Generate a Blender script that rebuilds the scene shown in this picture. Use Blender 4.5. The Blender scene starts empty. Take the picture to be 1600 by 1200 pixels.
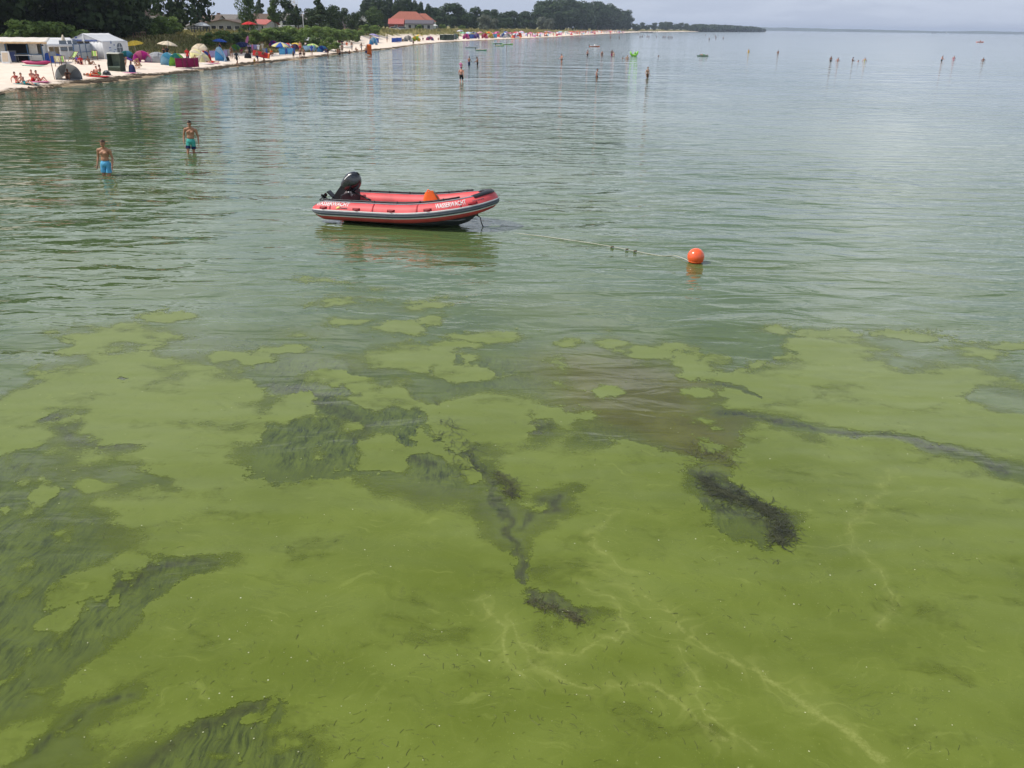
import bpy, bmesh, math, random
import numpy as np
from mathutils import Vector, Matrix, Euler

# ------------------------------------------------------------------ camera, sky, sun, exposure
SC = bpy.context.scene
COL = SC.collection
F, H = 1333.0, 5.0                       # focal length in 1600-px units, eye height over the water
PITCH, ROLL = math.atan((600 - 41.0) / F), math.radians(.84)
cam = bpy.data.cameras.new('camera')
cam.sensor_width = 36; cam.lens = 36 * F / 1600
cam.clip_start = .1; cam.clip_end = 30000
cam_ob = bpy.data.objects.new('camera', cam); COL.objects.link(cam_ob)
_r = Vector((1, 0, 0)); _u = Vector((0, math.sin(PITCH), math.cos(PITCH))); _f = Vector((0, math.cos(PITCH), -math.sin(PITCH)))
_c, _s = math.cos(ROLL), math.sin(ROLL)
_r2 = _r * _c + _u * _s; _u2 = _u * _c - _r * _s
cam_ob.matrix_world = Matrix(((_r2.x, _u2.x, -_f.x, 0), (_r2.y, _u2.y, -_f.y, 0), (_r2.z, _u2.z, -_f.z, H), (0, 0, 0, 1)))
SC.camera = cam_ob

SUN_EL = math.radians(50); SUN_AZ = math.radians(-98)     # azimuth from +Y, clockwise
SUN_DIR = Vector((math.sin(SUN_AZ) * math.cos(SUN_EL), math.cos(SUN_AZ) * math.cos(SUN_EL), math.sin(SUN_EL)))
W = bpy.data.worlds.new('World'); SC.world = W; W.use_nodes = True
nt = W.node_tree; nt.nodes.clear()
def N(t, typ, **kw):
    n = t.nodes.new(typ)
    for k, v in kw.items():
        setattr(n, k, v)
    return n
sky = N(nt, 'ShaderNodeTexSky', sky_type='NISHITA', sun_disc=False, sun_elevation=SUN_EL, sun_rotation=SUN_AZ,
        altitude=0, air_density=1.1, dust_density=2.2, ozone_density=2.0)
tc = N(nt, 'ShaderNodeTexCoord')
sep = N(nt, 'ShaderNodeSeparateXYZ'); nt.links.new(tc.outputs['Generated'], sep.inputs[0])
zz = N(nt, 'ShaderNodeMath', operation='ADD'); nt.links.new(sep.outputs[2], zz.inputs[0]); zz.inputs[1].default_value = .16
dv = N(nt, 'ShaderNodeVectorMath', operation='DIVIDE'); nt.links.new(tc.outputs['Generated'], dv.inputs[0])
cmb = N(nt, 'ShaderNodeCombineXYZ')
for i in range(2): nt.links.new(zz.outputs[0], cmb.inputs[i])
cmb.inputs[2].default_value = 1000.
nt.links.new(cmb.outputs[0], dv.inputs[1])
cn = N(nt, 'ShaderNodeTexNoise'); cn.inputs['Scale'].default_value = 1.5; cn.inputs['Detail'].default_value = 7; cn.inputs['Roughness'].default_value = .56
nt.links.new(dv.outputs[0], cn.inputs['Vector'])
cr = N(nt, 'ShaderNodeMapRange', interpolation_type='SMOOTHSTEP'); nt.links.new(cn.outputs['Fac'], cr.inputs[0])
cr.inputs[1].default_value = .42; cr.inputs[2].default_value = .60; cr.inputs[3].default_value = .08; cr.inputs[4].default_value = .95
low = N(nt, 'ShaderNodeMapRange', interpolation_type='SMOOTHSTEP'); nt.links.new(sep.outputs[2], low.inputs[0])     # clouds sink into the horizon haze
low.inputs[1].default_value = .02; low.inputs[2].default_value = .13; low.inputs[3].default_value = .10; low.inputs[4].default_value = 1
hz = N(nt, 'ShaderNodeMapRange', interpolation_type='SMOOTHSTEP'); nt.links.new(sep.outputs[2], hz.inputs[0])
hz.inputs[1].default_value = .0; hz.inputs[2].default_value = .45; hz.inputs[3].default_value = .92; hz.inputs[4].default_value = .12
hm = N(nt, 'ShaderNodeMix', data_type='RGBA'); nt.links.new(hz.outputs[0], hm.inputs[0])
nt.links.new(sky.outputs[0], hm.inputs[6]); hm.inputs[7].default_value = (4.15, 4.7, 5.85, 1)
hi = N(nt, 'ShaderNodeMapRange', interpolation_type='SMOOTHSTEP'); nt.links.new(sep.outputs[2], hi.inputs[0])      # fair-weather clouds crowd low down, open sky overhead
hi.inputs[1].default_value = .34; hi.inputs[2].default_value = .72; hi.inputs[3].default_value = 1; hi.inputs[4].default_value = .25
cf0 = N(nt, 'ShaderNodeMath', operation='MULTIPLY'); nt.links.new(cr.outputs[0], cf0.inputs[0]); nt.links.new(low.outputs[0], cf0.inputs[1])
cf = N(nt, 'ShaderNodeMath', operation='MULTIPLY'); nt.links.new(cf0.outputs[0], cf.inputs[0]); nt.links.new(hi.outputs[0], cf.inputs[1])
mx = N(nt, 'ShaderNodeMix', data_type='RGBA'); nt.links.new(cf.outputs[0], mx.inputs[0])
nt.links.new(hm.outputs[2], mx.inputs[6]); mx.inputs[7].default_value = (9.0, 9.5, 10.2, 1)
bg = N(nt, 'ShaderNodeBackground'); bg.inputs[1].default_value = .13
nt.links.new(mx.outputs[2], bg.inputs[0])
wo = N(nt, 'ShaderNodeOutputWorld'); nt.links.new(bg.outputs[0], wo.inputs[0])
sl = bpy.data.lights.new('sun', 'SUN'); sl.energy = 3.9; sl.angle = math.radians(.53); sl.color = (1, .95, .87)
so = bpy.data.objects.new('sun', sl); COL.objects.link(so)
so.rotation_euler = (-SUN_DIR).to_track_quat('-Z', 'Y').to_euler(); so.location = SUN_DIR * 30
vs = SC.view_settings; vs.view_transform = 'Standard'; vs.look = 'None'; vs.exposure = 0; vs.gamma = 1; vs.use_curve_mapping = False
SC.cycles.max_bounces = 6; SC.cycles.volume_bounces = 0; SC.cycles.transparent_max_bounces = 12
SC.cycles.caustics_reflective = False; SC.cycles.caustics_refractive = False; SC.cycles.sample_clamp_indirect = 4
SC.cycles.use_denoising = True

# ------------------------------------------------------------------ ground model and picking points on it
XS = [(-400, -38), (64, -37.1), (73, -36.7), (83, -35.8), (90, -35.5), (103, -34.2), (119, -34.2), (125, -33.3), (147, -31.8), (173, -31.0),
      (183, -29.8), (206, -27.6), (249, -26.6), (299, -21.5), (354, -9.3), (468, 17), (700, 59), (1180, 157), (1500, 262), (1900, 394), (2300, 560), (2500, 675), (2600, 700)]
SF = [(-400, 24), (100, 23), (118, 20), (130, 17), (145, 12), (152, 8), (165, 7), (178, 8), (200, 10), (250, 12), (400, 13), (800, 14), (2600, 10)]
ZD = [(-400, 2.1), (120, 2.0), (150, 2.5), (170, 3.0), (200, 3.3), (300, 3.0), (500, 2.7), (1000, 2.2), (2600, 1.5)]
def tab(T, y): return np.interp(y, [a for a, b in T], [b for a, b in T])
def smooth(x): x = np.clip(x, 0, 1); return x * x * (3 - 2 * x)
def vnoise(x, y, seed=0):
    x = np.asarray(x, float); y = np.asarray(y, float)
    xi = np.floor(x).astype(np.int64); yi = np.floor(y).astype(np.int64); fx = x - xi; fy = y - yi
    def h(a, b):
        n = (a * 374761393 + b * 668265263 + seed * 974634777) & 0xffffffff
        n = ((n ^ (n >> 13)) * 1274126177) & 0xffffffff
        return ((n ^ (n >> 16)) & 0xffff) / 65535.
    u = fx * fx * (3 - 2 * fx); v = fy * fy * (3 - 2 * fy)
    return (h(xi, yi) * (1 - u) + h(xi + 1, yi) * u) * (1 - v) + (h(xi, yi + 1) * (1 - u) + h(xi + 1, yi + 1) * u) * v
def fbm(x, y, o=4, seed=0):
    t = 0; a = .5; n = 0
    for i in range(o):
        t = t + a * vnoise(np.asarray(x) * 2 ** i + 17.3 * i, np.asarray(y) * 2 ** i - 9.1 * i, seed + i); n += a; a *= .5
    return t / n - .5
def shore_s(x, y): return (tab(XS, y) - x) * .97
def ground(x, y):
    s = shore_s(x, y) + 1.6 * fbm(np.asarray(y) * .13, np.asarray(x) * .05, 3, 5)
    sf = tab(SF, y); zd = tab(ZD, y)
    sb = np.clip(s, 0, sf)
    zb = np.where(s < 0, np.maximum(.10 * s, -1.3), .32 * (1 - np.exp(-sb / 2.2)) + .03 * sb)
    k = smooth((s - sf) / 11)
    bump = .55 * fbm(np.asarray(x) * .16, np.asarray(y) * .1, 3, 9) * np.clip((s - sf + 3) / 5, 0, 1)
    return zb + k * (zd - (.32 + .03 * sf)) + bump + np.clip(s - sf - 11, 0, 300) * .006
def pix_ray(px, py):
    x = px - 800; y = 600 - py
    d = _r2 * x + _u2 * y + _f * F
    return d.normalized()
def at(px, py, z=None):
    """point of the water (z=0) or the ground seen at a photograph pixel"""
    d = pix_ray(px, py)
    if z is not None:
        t = (z - H) / d.z
        return Vector((d.x * t, d.y * t, z))
    tw = -H / d.z if d.z < -1e-6 else 6000.
    ts = np.linspace(30, min(tw, 6000), 3000)
    g = ground(d.x * ts, d.y * ts)
    hit = np.nonzero(H + d.z * ts < g)[0]
    t = ts[hit[0]] if len(hit) else tw
    x, y = d.x * t, d.y * t
    return Vector((x, y, max(0., float(ground(x, y))))) if len(hit) else Vector((x, y, 0))
def at_d(px, dist, z=None):
    """ground point in the direction of pixel column px at forward distance dist"""
    d = pix_ray(px, 45); t = dist / d.y
    x, y = d.x * t, d.y * t
    return Vector((x, y, float(ground(x, y)) if z is None else z))
def top_z(p, px, py):
    """height at which the ray of pixel (px, py) passes over p"""
    d = pix_ray(px, py); t = p.y / d.y
    return H + d.z * t
def mpp(p): return (p.y * math.cos(PITCH) + (H - p.z) * math.sin(PITCH)) / F

# ------------------------------------------------------------------ materials
MATS = {}
def mat(name, col, rough=.7, var=.12, scale=6., spec=.3, coat=0., metal=0., bump=0., trans=0.):
    if name in MATS: return MATS[name]
    m = bpy.data.materials.new(name); m.use_nodes = True; t = m.node_tree
    b = t.nodes['Principled BSDF']; b.inputs['Roughness'].default_value = rough
    b.inputs['Specular IOR Level'].default_value = spec; b.inputs['Coat Weight'].default_value = coat; b.inputs['Metallic'].default_value = metal
    c = N(t, 'ShaderNodeTexCoord'); n = N(t, 'ShaderNodeTexNoise'); n.inputs['Scale'].default_value = scale; n.inputs['Detail'].default_value = 4
    t.links.new(c.outputs['Object'], n.inputs['Vector'])
    r = N(t, 'ShaderNodeMapRange'); t.links.new(n.outputs['Fac'], r.inputs[0])
    r.inputs[1].default_value = .3; r.inputs[2].default_value = .7; r.inputs[3].default_value = 1 - var; r.inputs[4].default_value = 1 + var
    v = N(t, 'ShaderNodeVectorMath', operation='SCALE'); v.inputs[0].default_value = col[:3]; t.links.new(r.outputs[0], v.inputs['Scale'])
    t.links.new(v.outputs[0], b.inputs['Base Color'])
    if bump:
        bp = N(t, 'ShaderNodeBump'); bp.inputs['Strength'].default_value = bump; bp.inputs['Distance'].default_value = .02
        t.links.new(n.outputs['Fac'], bp.inputs['Height']); t.links.new(bp.outputs[0], b.inputs['Normal'])
    if trans:
        tr = N(t, 'ShaderNodeBsdfTranslucent'); t.links.new(v.outputs[0], tr.inputs[0])
        ms = N(t, 'ShaderNodeMixShader'); ms.inputs[0].default_value = trans
        t.links.new(b.outputs[0], ms.inputs[1]); t.links.new(tr.outputs[0], ms.inputs[2]); t.links.new(ms.outputs[0], t.nodes['Material Output'].inputs[0])
    MATS[name] = m; return m
PALETTE = {'white': (.78, .78, .76), 'cream': (.72, .62, .46), 'beige': (.62, .5, .36), 'yellow': (.78, .55, .07), 'pale yellow': (.75, .68, .33), 'lime': (.33, .68, .10),
           'green': (.10, .38, .14), 'mint': (.35, .62, .48), 'blue': (.05, .13, .5), 'sky blue': (.13, .45, .72), 'pale blue': (.42, .62, .78), 'navy': (.02, .03, .10),
           'magenta': (.62, .05, .42), 'pink': (.75, .25, .45), 'crimson': (.35, .02, .10), 'red': (.6, .04, .04), 'orange': (.8, .16, .03), 'lilac': (.38, .33, .55),
           'purple': (.16, .08, .42), 'grey': (.36, .37, .38), 'dark grey': (.07, .07, .075), 'black': (.015, .015, .017), 'turquoise': (.08, .44, .38), 'teal': (.04, .30, .32), 'brown': (.16, .08, .04)}
def cloth(c): return mat('cloth ' + c, PALETTE[c], .8, .08, 5, .2, trans=.18)
def paint(c): return mat('paint ' + c, PALETTE[c], .4, .06, 4, .4)
SKIN = [mat('skin pale', (.56, .33, .22), .55, .1, 4), mat('skin tanned', (.38, .19, .11), .5, .1, 4), mat('skin brown', (.25, .115, .065), .5, .1, 4), mat('skin rosy', (.56, .26, .18), .55, .1, 4)]
HAIR = {'dark': mat('hair dark', (.02, .014, .01), .6), 'brown': mat('hair brown', (.07, .035, .018), .6), 'blond': mat('hair blond', (.38, .25, .1), .6), 'grey': mat('hair grey', (.3, .29, .28), .6)}
TIMBER = mat('timber', (.20, .12, .07), .7, .3, 9); METAL = mat('metal pole', (.45, .46, .47), .35, .1, 8, metal=.7)

# ------------------------------------------------------------------ mesh collector
class MB:
    def __init__(self): self.v = []; self.f = []; self.sm = []
    def add(self, vs, fs, smooth=False):
        o = len(self.v); self.v += [tuple(p) for p in vs]; self.f += [tuple(i + o for i in f) for f in fs]; self.sm += [smooth] * len(fs); return self
    def box(self, c, s, rot=None):
        x, y, z = s[0] / 2, s[1] / 2, s[2] / 2
        P = [Vector((a * x, b * y, d * z)) for a in (-1, 1) for b in (-1, 1) for d in (-1, 1)]
        if rot: R = Euler(rot).to_matrix(); P = [R @ p for p in P]
        c = Vector(c)
        return self.add([p + c for p in P], [(0, 1, 3, 2), (4, 6, 7, 5), (0, 4, 5, 1), (2, 3, 7, 6), (0, 2, 6, 4), (1, 5, 7, 3)])
    def prism(self, poly, axis, a, b):
        """extrude a 2-d outline along axis from a to b"""
        n = len(poly)
        def mk(p, h):
            if axis == 'x': return (h, p[0], p[1])
            if axis == 'y': return (p[0], h, p[1])
            return (p[0], p[1], h)
        return self.add([mk(p, a) for p in poly] + [mk(p, b) for p in poly],
                        [tuple(range(n))[::-1], tuple(range(n, 2 * n))] + [(i, (i + 1) % n, n + (i + 1) % n, n + i) for i in range(n)])
    def tube(self, pts, r, seg=8, cap=True, smooth=True, flat=1.):
        pts = [Vector(p) for p in pts]; rr = r if isinstance(r, (list, tuple)) else [r] * len(pts)
        V = []; Fc = []; up = None
        for i, p in enumerate(pts):
            t = (pts[min(i + 1, len(pts) - 1)] - pts[max(i - 1, 0)]).normalized()
            if up is None: up = Vector((0, 0, 1)) if abs(t.z) < .9 else Vector((1, 0, 0))
            a = t.cross(up).normalized(); b = a.cross(t).normalized(); up = b
            for k in range(seg):
                q = 2 * math.pi * k / seg
                V.append(p + (a * math.cos(q) + b * math.sin(q) * flat) * rr[i])
        for i in range(len(pts) - 1):
            for k in range(seg):
                Fc.append((i * seg + k, i * seg + (k + 1) % seg, (i + 1) * seg + (k + 1) % seg, (i + 1) * seg + k))
        if cap: Fc += [tuple(range(seg))[::-1], tuple((len(pts) - 1) * seg + k for k in range(seg))]
        return self.add(V, Fc, smooth)
    def ball(self, c, r, nu=14, nv=9, rot=None):
        r = r if isinstance(r, (list, tuple)) else (r, r, r); c = Vector(c)
        V = [(0, 0, -r[2])] + [(r[0] * math.sin(math.pi * j / nv) * math.cos(2 * math.pi * i / nu), r[1] * math.sin(math.pi * j / nv) * math.sin(2 * math.pi * i / nu), -r[2] * math.cos(math.pi * j / nv))
                               for j in range(1, nv) for i in range(nu)] + [(0, 0, r[2])]
        Fc = [(0, 1 + (i + 1) % nu, 1 + i) for i in range(nu)]
        for j in range(nv - 2):
            for i in range(nu):
                a = 1 + j * nu + i; b = 1 + j * nu + (i + 1) % nu
                Fc.append((a, b, b + nu, a + nu))
        L = len(V) - 1
        Fc += [(1 + (nv - 2) * nu + i, 1 + (nv - 2) * nu + (i + 1) % nu, L) for i in range(nu)]
        V = [Vector(p) for p in V]
        if rot: R = Euler(rot).to_matrix(); V = [R @ p for p in V]
        return self.add([p + c for p in V], Fc, True)
    def grid(self, fn, nu, nv, smooth=True, th=0.):
        """sheet fn(u, v), u and v in 0..1, optionally with thickness"""
        V = [Vector(fn(i / nu, j / nv)) for j in range(nv + 1) for i in range(nu + 1)]
        q = [(j * (nu + 1) + i, j * (nu + 1) + i + 1, (j + 1) * (nu + 1) + i + 1, (j + 1) * (nu + 1) + i) for j in range(nv) for i in range(nu)]
        if not th: return self.add(V, q, smooth)
        nr = [Vector((0, 0, 0)) for _ in V]
        for f in q:
            n = (V[f[1]] - V[f[0]]).cross(V[f[3]] - V[f[0]])
            for i in f: nr[i] += n
        U = [p - n.normalized() * th if n.length > 1e-9 else p - Vector((0, 0, th)) for p, n in zip(V, nr)]
        o = len(V); fs = q + [tuple(i + o for i in f[::-1]) for f in q]
        rim = [j * (nu + 1) for j in range(nv + 1)][::-1]
        rim = [i for i in range(nu + 1)] + [(j + 1) * (nu + 1) - 1 for j in range(1, nv + 1)] + [nv * (nu + 1) + i for i in range(nu - 1, -1, -1)] + [j * (nu + 1) for j in range(nv - 1, 0, -1)]
        fs += [(rim[(k + 1) % len(rim)], rim[k], rim[k] + o, rim[(k + 1) % len(rim)] + o) for k in range(len(rim))]
        return self.add(V + U, fs, smooth)
    def mesh(self, name):
        me = bpy.data.meshes.new(name); me.from_pydata(self.v, [], self.f)
        me.polygons.foreach_set('use_smooth', self.sm); me.update(); return me
    def build(self, name, m, parent=None):
        me = self.mesh(name); me.materials.append(m); return link(name, me, parent)
def link(name, me, parent=None):
    o = bpy.data.objects.new(name, me); COL.objects.link(o)
    if parent: o.parent = parent
    return o
def tag(o, label=None, cat=None, group=None, kind=None):
    if label: o['label'] = label
    if cat: o['category'] = cat
    if group: o['group'] = group
    if kind: o['kind'] = kind
    return o
def thing(name, label, cat, loc=(0, 0, 0), rz=0., group=None, tilt=None, scale=1.):
    o = bpy.data.objects.new(name, None); COL.objects.link(o); o.empty_display_size = .2
    o.location = loc; o.rotation_euler = (tilt[0], tilt[1], rz) if tilt else (0, 0, rz); o.scale = (scale,) * 3
    return tag(o, label, cat, group)
def mesh_np(name, V, Q, m, attrs=None, smooth=True):
    V = np.asarray(V, np.float32); Q = np.asarray(Q, np.int32); k = Q.shape[1]
    me = bpy.data.meshes.new(name); me.vertices.add(len(V)); me.vertices.foreach_set('co', V.ravel())
    me.loops.add(Q.size); me.loops.foreach_set('vertex_index', Q.ravel()); me.polygons.add(len(Q))
    me.polygons.foreach_set('loop_start', np.arange(0, Q.size, k, dtype=np.int32)); me.polygons.foreach_set('loop_total', np.full(len(Q), k, np.int32))
    me.polygons.foreach_set('use_smooth', np.full(len(Q), smooth))
    me.update(calc_edges=True)
    for a, d in (attrs or {}).items():
        at_ = me.attributes.new(a, 'FLOAT', 'POINT'); at_.data.foreach_set('value', np.asarray(d, np.float32).ravel())
    me.materials.append(m); return me

# ------------------------------------------------------------------ node shorthand
class G:
    def __init__(self, name):
        self.m = bpy.data.materials.new(name); self.m.use_nodes = True; self.t = self.m.node_tree; self.b = self.t.nodes['Principled BSDF']; self.out = self.t.nodes['Material Output']
        self.pos = N(self.t, 'ShaderNodeNewGeometry').outputs['Position']
    def put(self, sock, v):
        if hasattr(v, 'is_linked') or isinstance(v, bpy.types.NodeSocket): self.t.links.new(v, sock)
        elif isinstance(v, tuple) and len(v) == 3 and len(sock.default_value) == 4: sock.default_value = (*v, 1)
        else: sock.default_value = v
    def attr(self, a): return N(self.t, 'ShaderNodeAttribute', attribute_name=a).outputs['Fac']
    def mul(self, vec, sc, rot=0., off=(0, 0, 0)):
        n = N(self.t, 'ShaderNodeMapping'); self.put(n.inputs[0], vec); n.inputs['Scale'].default_value = sc; n.inputs['Rotation'].default_value = (0, 0, rot); n.inputs['Location'].default_value = off
        return n.outputs[0]
    def noise(self, vec, scale=1., detail=3, rough=.5, dist=0.):
        n = N(self.t, 'ShaderNodeTexNoise'); self.put(n.inputs['Vector'], vec); n.inputs['Scale'].default_value = scale; n.inputs['Detail'].default_value = detail
        n.inputs['Roughness'].default_value = rough; n.inputs['Distortion'].default_value = dist; return n.outputs['Fac']
    def noisec(self, vec, scale=1., detail=2):
        n = N(self.t, 'ShaderNodeTexNoise'); self.put(n.inputs['Vector'], vec); n.inputs['Scale'].default_value = scale; n.inputs['Detail'].default_value = detail; return n.outputs['Color']
    def vec(self, op, a, b):
        n = N(self.t, 'ShaderNodeVectorMath', operation=op); self.put(n.inputs[0], a); self.put(n.inputs[1], b); return n.outputs[0]
    def scale(self, a, s):
        n = N(self.t, 'ShaderNodeVectorMath', operation='SCALE'); self.put(n.inputs[0], a); self.put(n.inputs['Scale'], s); return n.outputs[0]
    def op(self, o, a, b=0., c=None):
        n = N(self.t, 'ShaderNodeMath', operation=o); self.put(n.inputs[0], a); self.put(n.inputs[1], b)
        if c is not None: self.put(n.inputs[2], c)
        return n.outputs[0]
    def rng(self, v, a, b, c=0., d=1., smooth=True):
        n = N(self.t, 'ShaderNodeMapRange'); n.interpolation_type = 'SMOOTHSTEP' if smooth else 'LINEAR'
        self.put(n.inputs[0], v)
        for i, q in enumerate((a, b, c, d)): n.inputs[i + 1].default_value = q
        return n.outputs[0]
    def mix(self, f, a, b):
        n = N(self.t, 'ShaderNodeMix', data_type='RGBA'); self.put(n.inputs[0], f); self.put(n.inputs[6], a); self.put(n.inputs[7], b); return n.outputs[2]

# ------------------------------------------------------------------ land
def build_land():
    ys = np.unique(np.concatenate([np.linspace(-120, 50, 30), np.arange(50, 140, 1.1), np.arange(140, 420, 1.6), np.arange(420, 1300, 8), np.linspace(1300, 2560, 50)]))
    ss = np.unique(np.concatenate([np.arange(-14, 50, .8), np.arange(50, 120, 5), np.linspace(120, 520, 14)]))
    Y, S = np.meshgrid(ys, ss, indexing='ij'); X = tab(XS, Y) - S / .97
    Z = ground(X, Y); s = shore_s(X, Y); sf = tab(SF, Y)
    V = np.stack([X, Y, Z], -1).reshape(-1, 3); n = len(ss)
    i, j = np.meshgrid(np.arange(len(ys) - 1), np.arange(n - 1), indexing='ij'); a = (i * n + j).ravel()
    Q = np.stack([a, a + n, a + n + 1, a + 1], -1)
    # how grassy: the dune front, except the bare sand face of the far dune
    face = np.clip((Y - 168) / 8, 0, 1)
    lo = np.where(Y < 140, -1.5, np.where(Y < 170, -3, np.interp(Y, [200, 270, 400], [8.5, 4.5, 3.]) * face))
    gr = (s - sf - lo) / 3. + 2.6 * fbm(X * .35, Y * .2, 3, 3)
    g = G('beach sand and turf'); p = g.pos
    s_ = g.attr('s'); n1 = g.noise(p, .7, 4); n2 = g.noise(p, 5., 4, .6)
    sand = g.mix(g.rng(n1, .3, .7), (.70, .585, .475), (.77, .66, .545)); sand = g.mix(g.rng(n2, .55, .75, 0, .35), sand, (.50, .39, .29))
    wet = g.rng(g.op('ADD', s_, g.op('MULTIPLY', g.noise(p, .5, 3), 2.)), 1.2, 2.6); sand = g.mix(wet, (.33, .245, .155), sand)
    line = g.op('ABSOLUTE', g.op('SUBTRACT', g.op('ADD', s_, g.op('MULTIPLY', g.noise(p, .35, 3), 3.)), 2.2))
    sand = g.mix(g.op('MULTIPLY', g.rng(line, .9, .2), g.rng(n2, .38, .55)), sand, (.085, .06, .03))
    turf = g.mix(g.rng(g.noise(p, .5, 4), .35, .65), (.25, .20, .075), (.16, .165, .042)); turf = g.mix(g.rng(n2, .5, .75, 0, .6), turf, (.30, .23, .11))
    g.put(g.b.inputs['Base Color'], g.mix(g.rng(g.op('ADD', g.attr('gr'), g.op('MULTIPLY', g.op('SUBTRACT', n2, .5), 2.)), 0., .6), sand, turf)); g.b.inputs['Roughness'].default_value = .95; g.b.inputs['Specular IOR Level'].default_value = .1
    bp = N(g.t, 'ShaderNodeBump'); bp.inputs['Distance'].default_value = .12; bp.inputs['Strength'].default_value = .8; g.put(bp.inputs['Height'], g.noise(p, 2.2, 4, .6)); g.put(g.b.inputs['Normal'], bp.outputs[0])
    o = link('beach_terrain', mesh_np('beach_terrain', V, Q, g.m, {'s': s, 'gr': gr})); tag(o, kind='structure')
build_land()

# ------------------------------------------------------------------ water, and the algae on it
def seg_dist(X, Y, a, b):
    ax, ay = a; bx, by = b; dx, dy = bx - ax, by - ay
    t = np.clip(((X - ax) * dx + (Y - ay) * dy) / (dx * dx + dy * dy + 1e-12), 0, 1)
    return np.hypot(X - ax - t * dx, Y - ay - t * dy), t
def poly_sd(X, Y, px):
    P = [at(a, b, 0) for a, b in px]; P = [(p.x, p.y) for p in P]
    d = np.full(X.shape, 1e9); ins = np.zeros(X.shape, bool)
    for a, b in zip(P, P[1:] + P[:1]):
        d = np.minimum(d, seg_dist(X, Y, a, b)[0])
        c = (a[1] > Y) != (b[1] > Y)
        ins ^= c & (X < (b[0] - a[0]) * (Y - a[1]) / (b[1] - a[1] + 1e-12) + a[0])
    return np.where(ins, d, -d)
def line_d(X, Y, px, w0, w1):
    """signed width of a tapering stroke along photograph points"""
    P = [at(a, b, 0) for a, b in px]; best = np.full(X.shape, -1e9); n = len(P) - 1
    for i in range(n):
        d, t = seg_dist(X, Y, (P[i].x, P[i].y), (P[i + 1].x, P[i + 1].y))
        best = np.maximum(best, w0 + (w1 - w0) * (i + t) / n - d)
    return best
def blob(X, Y, px, py, rx, ry):
    c = at(px, py, 0); m = abs(at(px + rx, py, 0).x - c.x); d = abs(at(px, py - ry, 0).y - c.y)
    e = np.hypot((X - c.x) / m, (Y - c.y) / d)
    return (1 - e) * min(m, d)
FILM = [
    [(-300, 610), (0, 618), (70, 592), (80, 575), (150, 560), (235, 545), (300, 560), (375, 575), (392, 600), (412, 640), (398, 690), (385, 745), (470, 752), (560, 742), (640, 760), (720, 765), (742, 745), (770, 790), (795, 815), (812, 850), (818, 930), (900, 1000), (1700, 1000), (1700, 1500), (-500, 1500)],
    [(690, 622), (762, 612), (822, 617), (872, 640), (912, 668), (900, 690), (932, 690), (1000, 702), (1082, 722), (1094, 760), (1140, 830), (1205, 858), (1245, 850), (1240, 820), (1190, 785), (1130, 750), (1152, 728), (1186, 662), (1290, 672), (1370, 682), (1430, 695), (1500, 714), (1575, 742), (1700, 780), (1700, 1200), (822, 1200), (818, 850), (800, 780), (745, 735), (722, 690)],
    [(1125, 585), (1180, 570), (1250, 562), (1256, 522), (1330, 520), (1412, 543), (1480, 560), (1560, 580), (1597, 606), (1700, 640), (1700, 770), (1570, 733), (1500, 705), (1430, 686), (1370, 675), (1290, 664), (1200, 655), (1160, 648), (1130, 635), (1150, 612)],
    [(525, 565), (560, 549), (640, 538), (702, 550), (722, 576), (762, 585), (826, 591), (760, 601), (720, 599), (660, 581), (600, 574), (545, 574)],
    [(82, 578), (120, 560), (105, 545), (130, 528), (175, 520), (230, 535), (160, 550), (240, 545), (150, 575)],
    [(60, 960), (64, 942), (100, 915), (160, 872), (165, 862), (330, 860), (255, 874), (192, 896), (150, 932)],
]
HOLES = [
    [(-200, 700), (40, 700), (100, 690), (122, 712), (70, 735), (150, 745), (128, 775), (112, 800), (152, 828), (166, 862), (132, 870), (64, 920), (52, 948), (62, 962), (150, 932), (192, 898), (250, 874), (326, 870), (302, 888), (205, 962), (100, 1042), (40, 1098), (0, 1116), (-200, 1150)],
    [(180, 1215), (232, 1180), (272, 1150), (312, 1118), (372, 1088), (412, 1094), (432, 1112), (402, 1132), (380, 1150), (445, 1160), (470, 1200), (480, 1240), (180, 1250)],
    [(15, 1200), (60, 1172), (102, 1150), (110, 1168), (60, 1180), (20, 1205)],
    [(1375, 566), (1400, 553), (1440, 560), (1452, 568), (1420, 578), (1395, 576)],
    [(1495, 625), (1520, 608), (1600, 618), (1660, 640), (1660, 665), (1560, 640)],
    [(1092, 742), (1130, 755), (1180, 780), (1216, 796), (1238, 826), (1232, 852), (1208, 852), (1204, 828), (1182, 804), (1150, 796), (1130, 800), (1108, 780)],
    [(820, 938), (850, 934), (912, 962), (898, 974), (850, 962), (824, 950)],
    [(160, 740), (200, 730), (262, 740), (265, 752), (210, 758), (165, 752)],
    [(110, 668), (135, 655), (160, 690), (225, 690), (232, 698), (190, 706), (140, 695)],
    [(820, 655), (850, 662), (838, 672), (806, 676)],
    [(838, 770), (858, 772), (868, 798), (850, 800)],
]
CRACKS = [([(1128, 600), (1160, 606), (1198, 620)], .05, .015), ([(1140, 648), (1200, 657), (1290, 668), (1370, 678), (1430, 690), (1500, 710), (1570, 738)], .10, .035),
          ([(690, 622), (722, 690), (745, 738), (790, 790), (815, 850), (818, 925)], .05, .015), ([(70, 650), (140, 648)], .06, .03), ([(60, 1160), (130, 1105), (185, 1085)], .012, .006),
          ([(195, 590), (222, 592)], .04, .02), ([(780, 770), (800, 810), (812, 848)], .06, .03), ([(860, 772), (842, 800), (830, 830)], .06, .02), ([(1110, 590), (1165, 572), (1250, 560)], .05, .03)]
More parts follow.
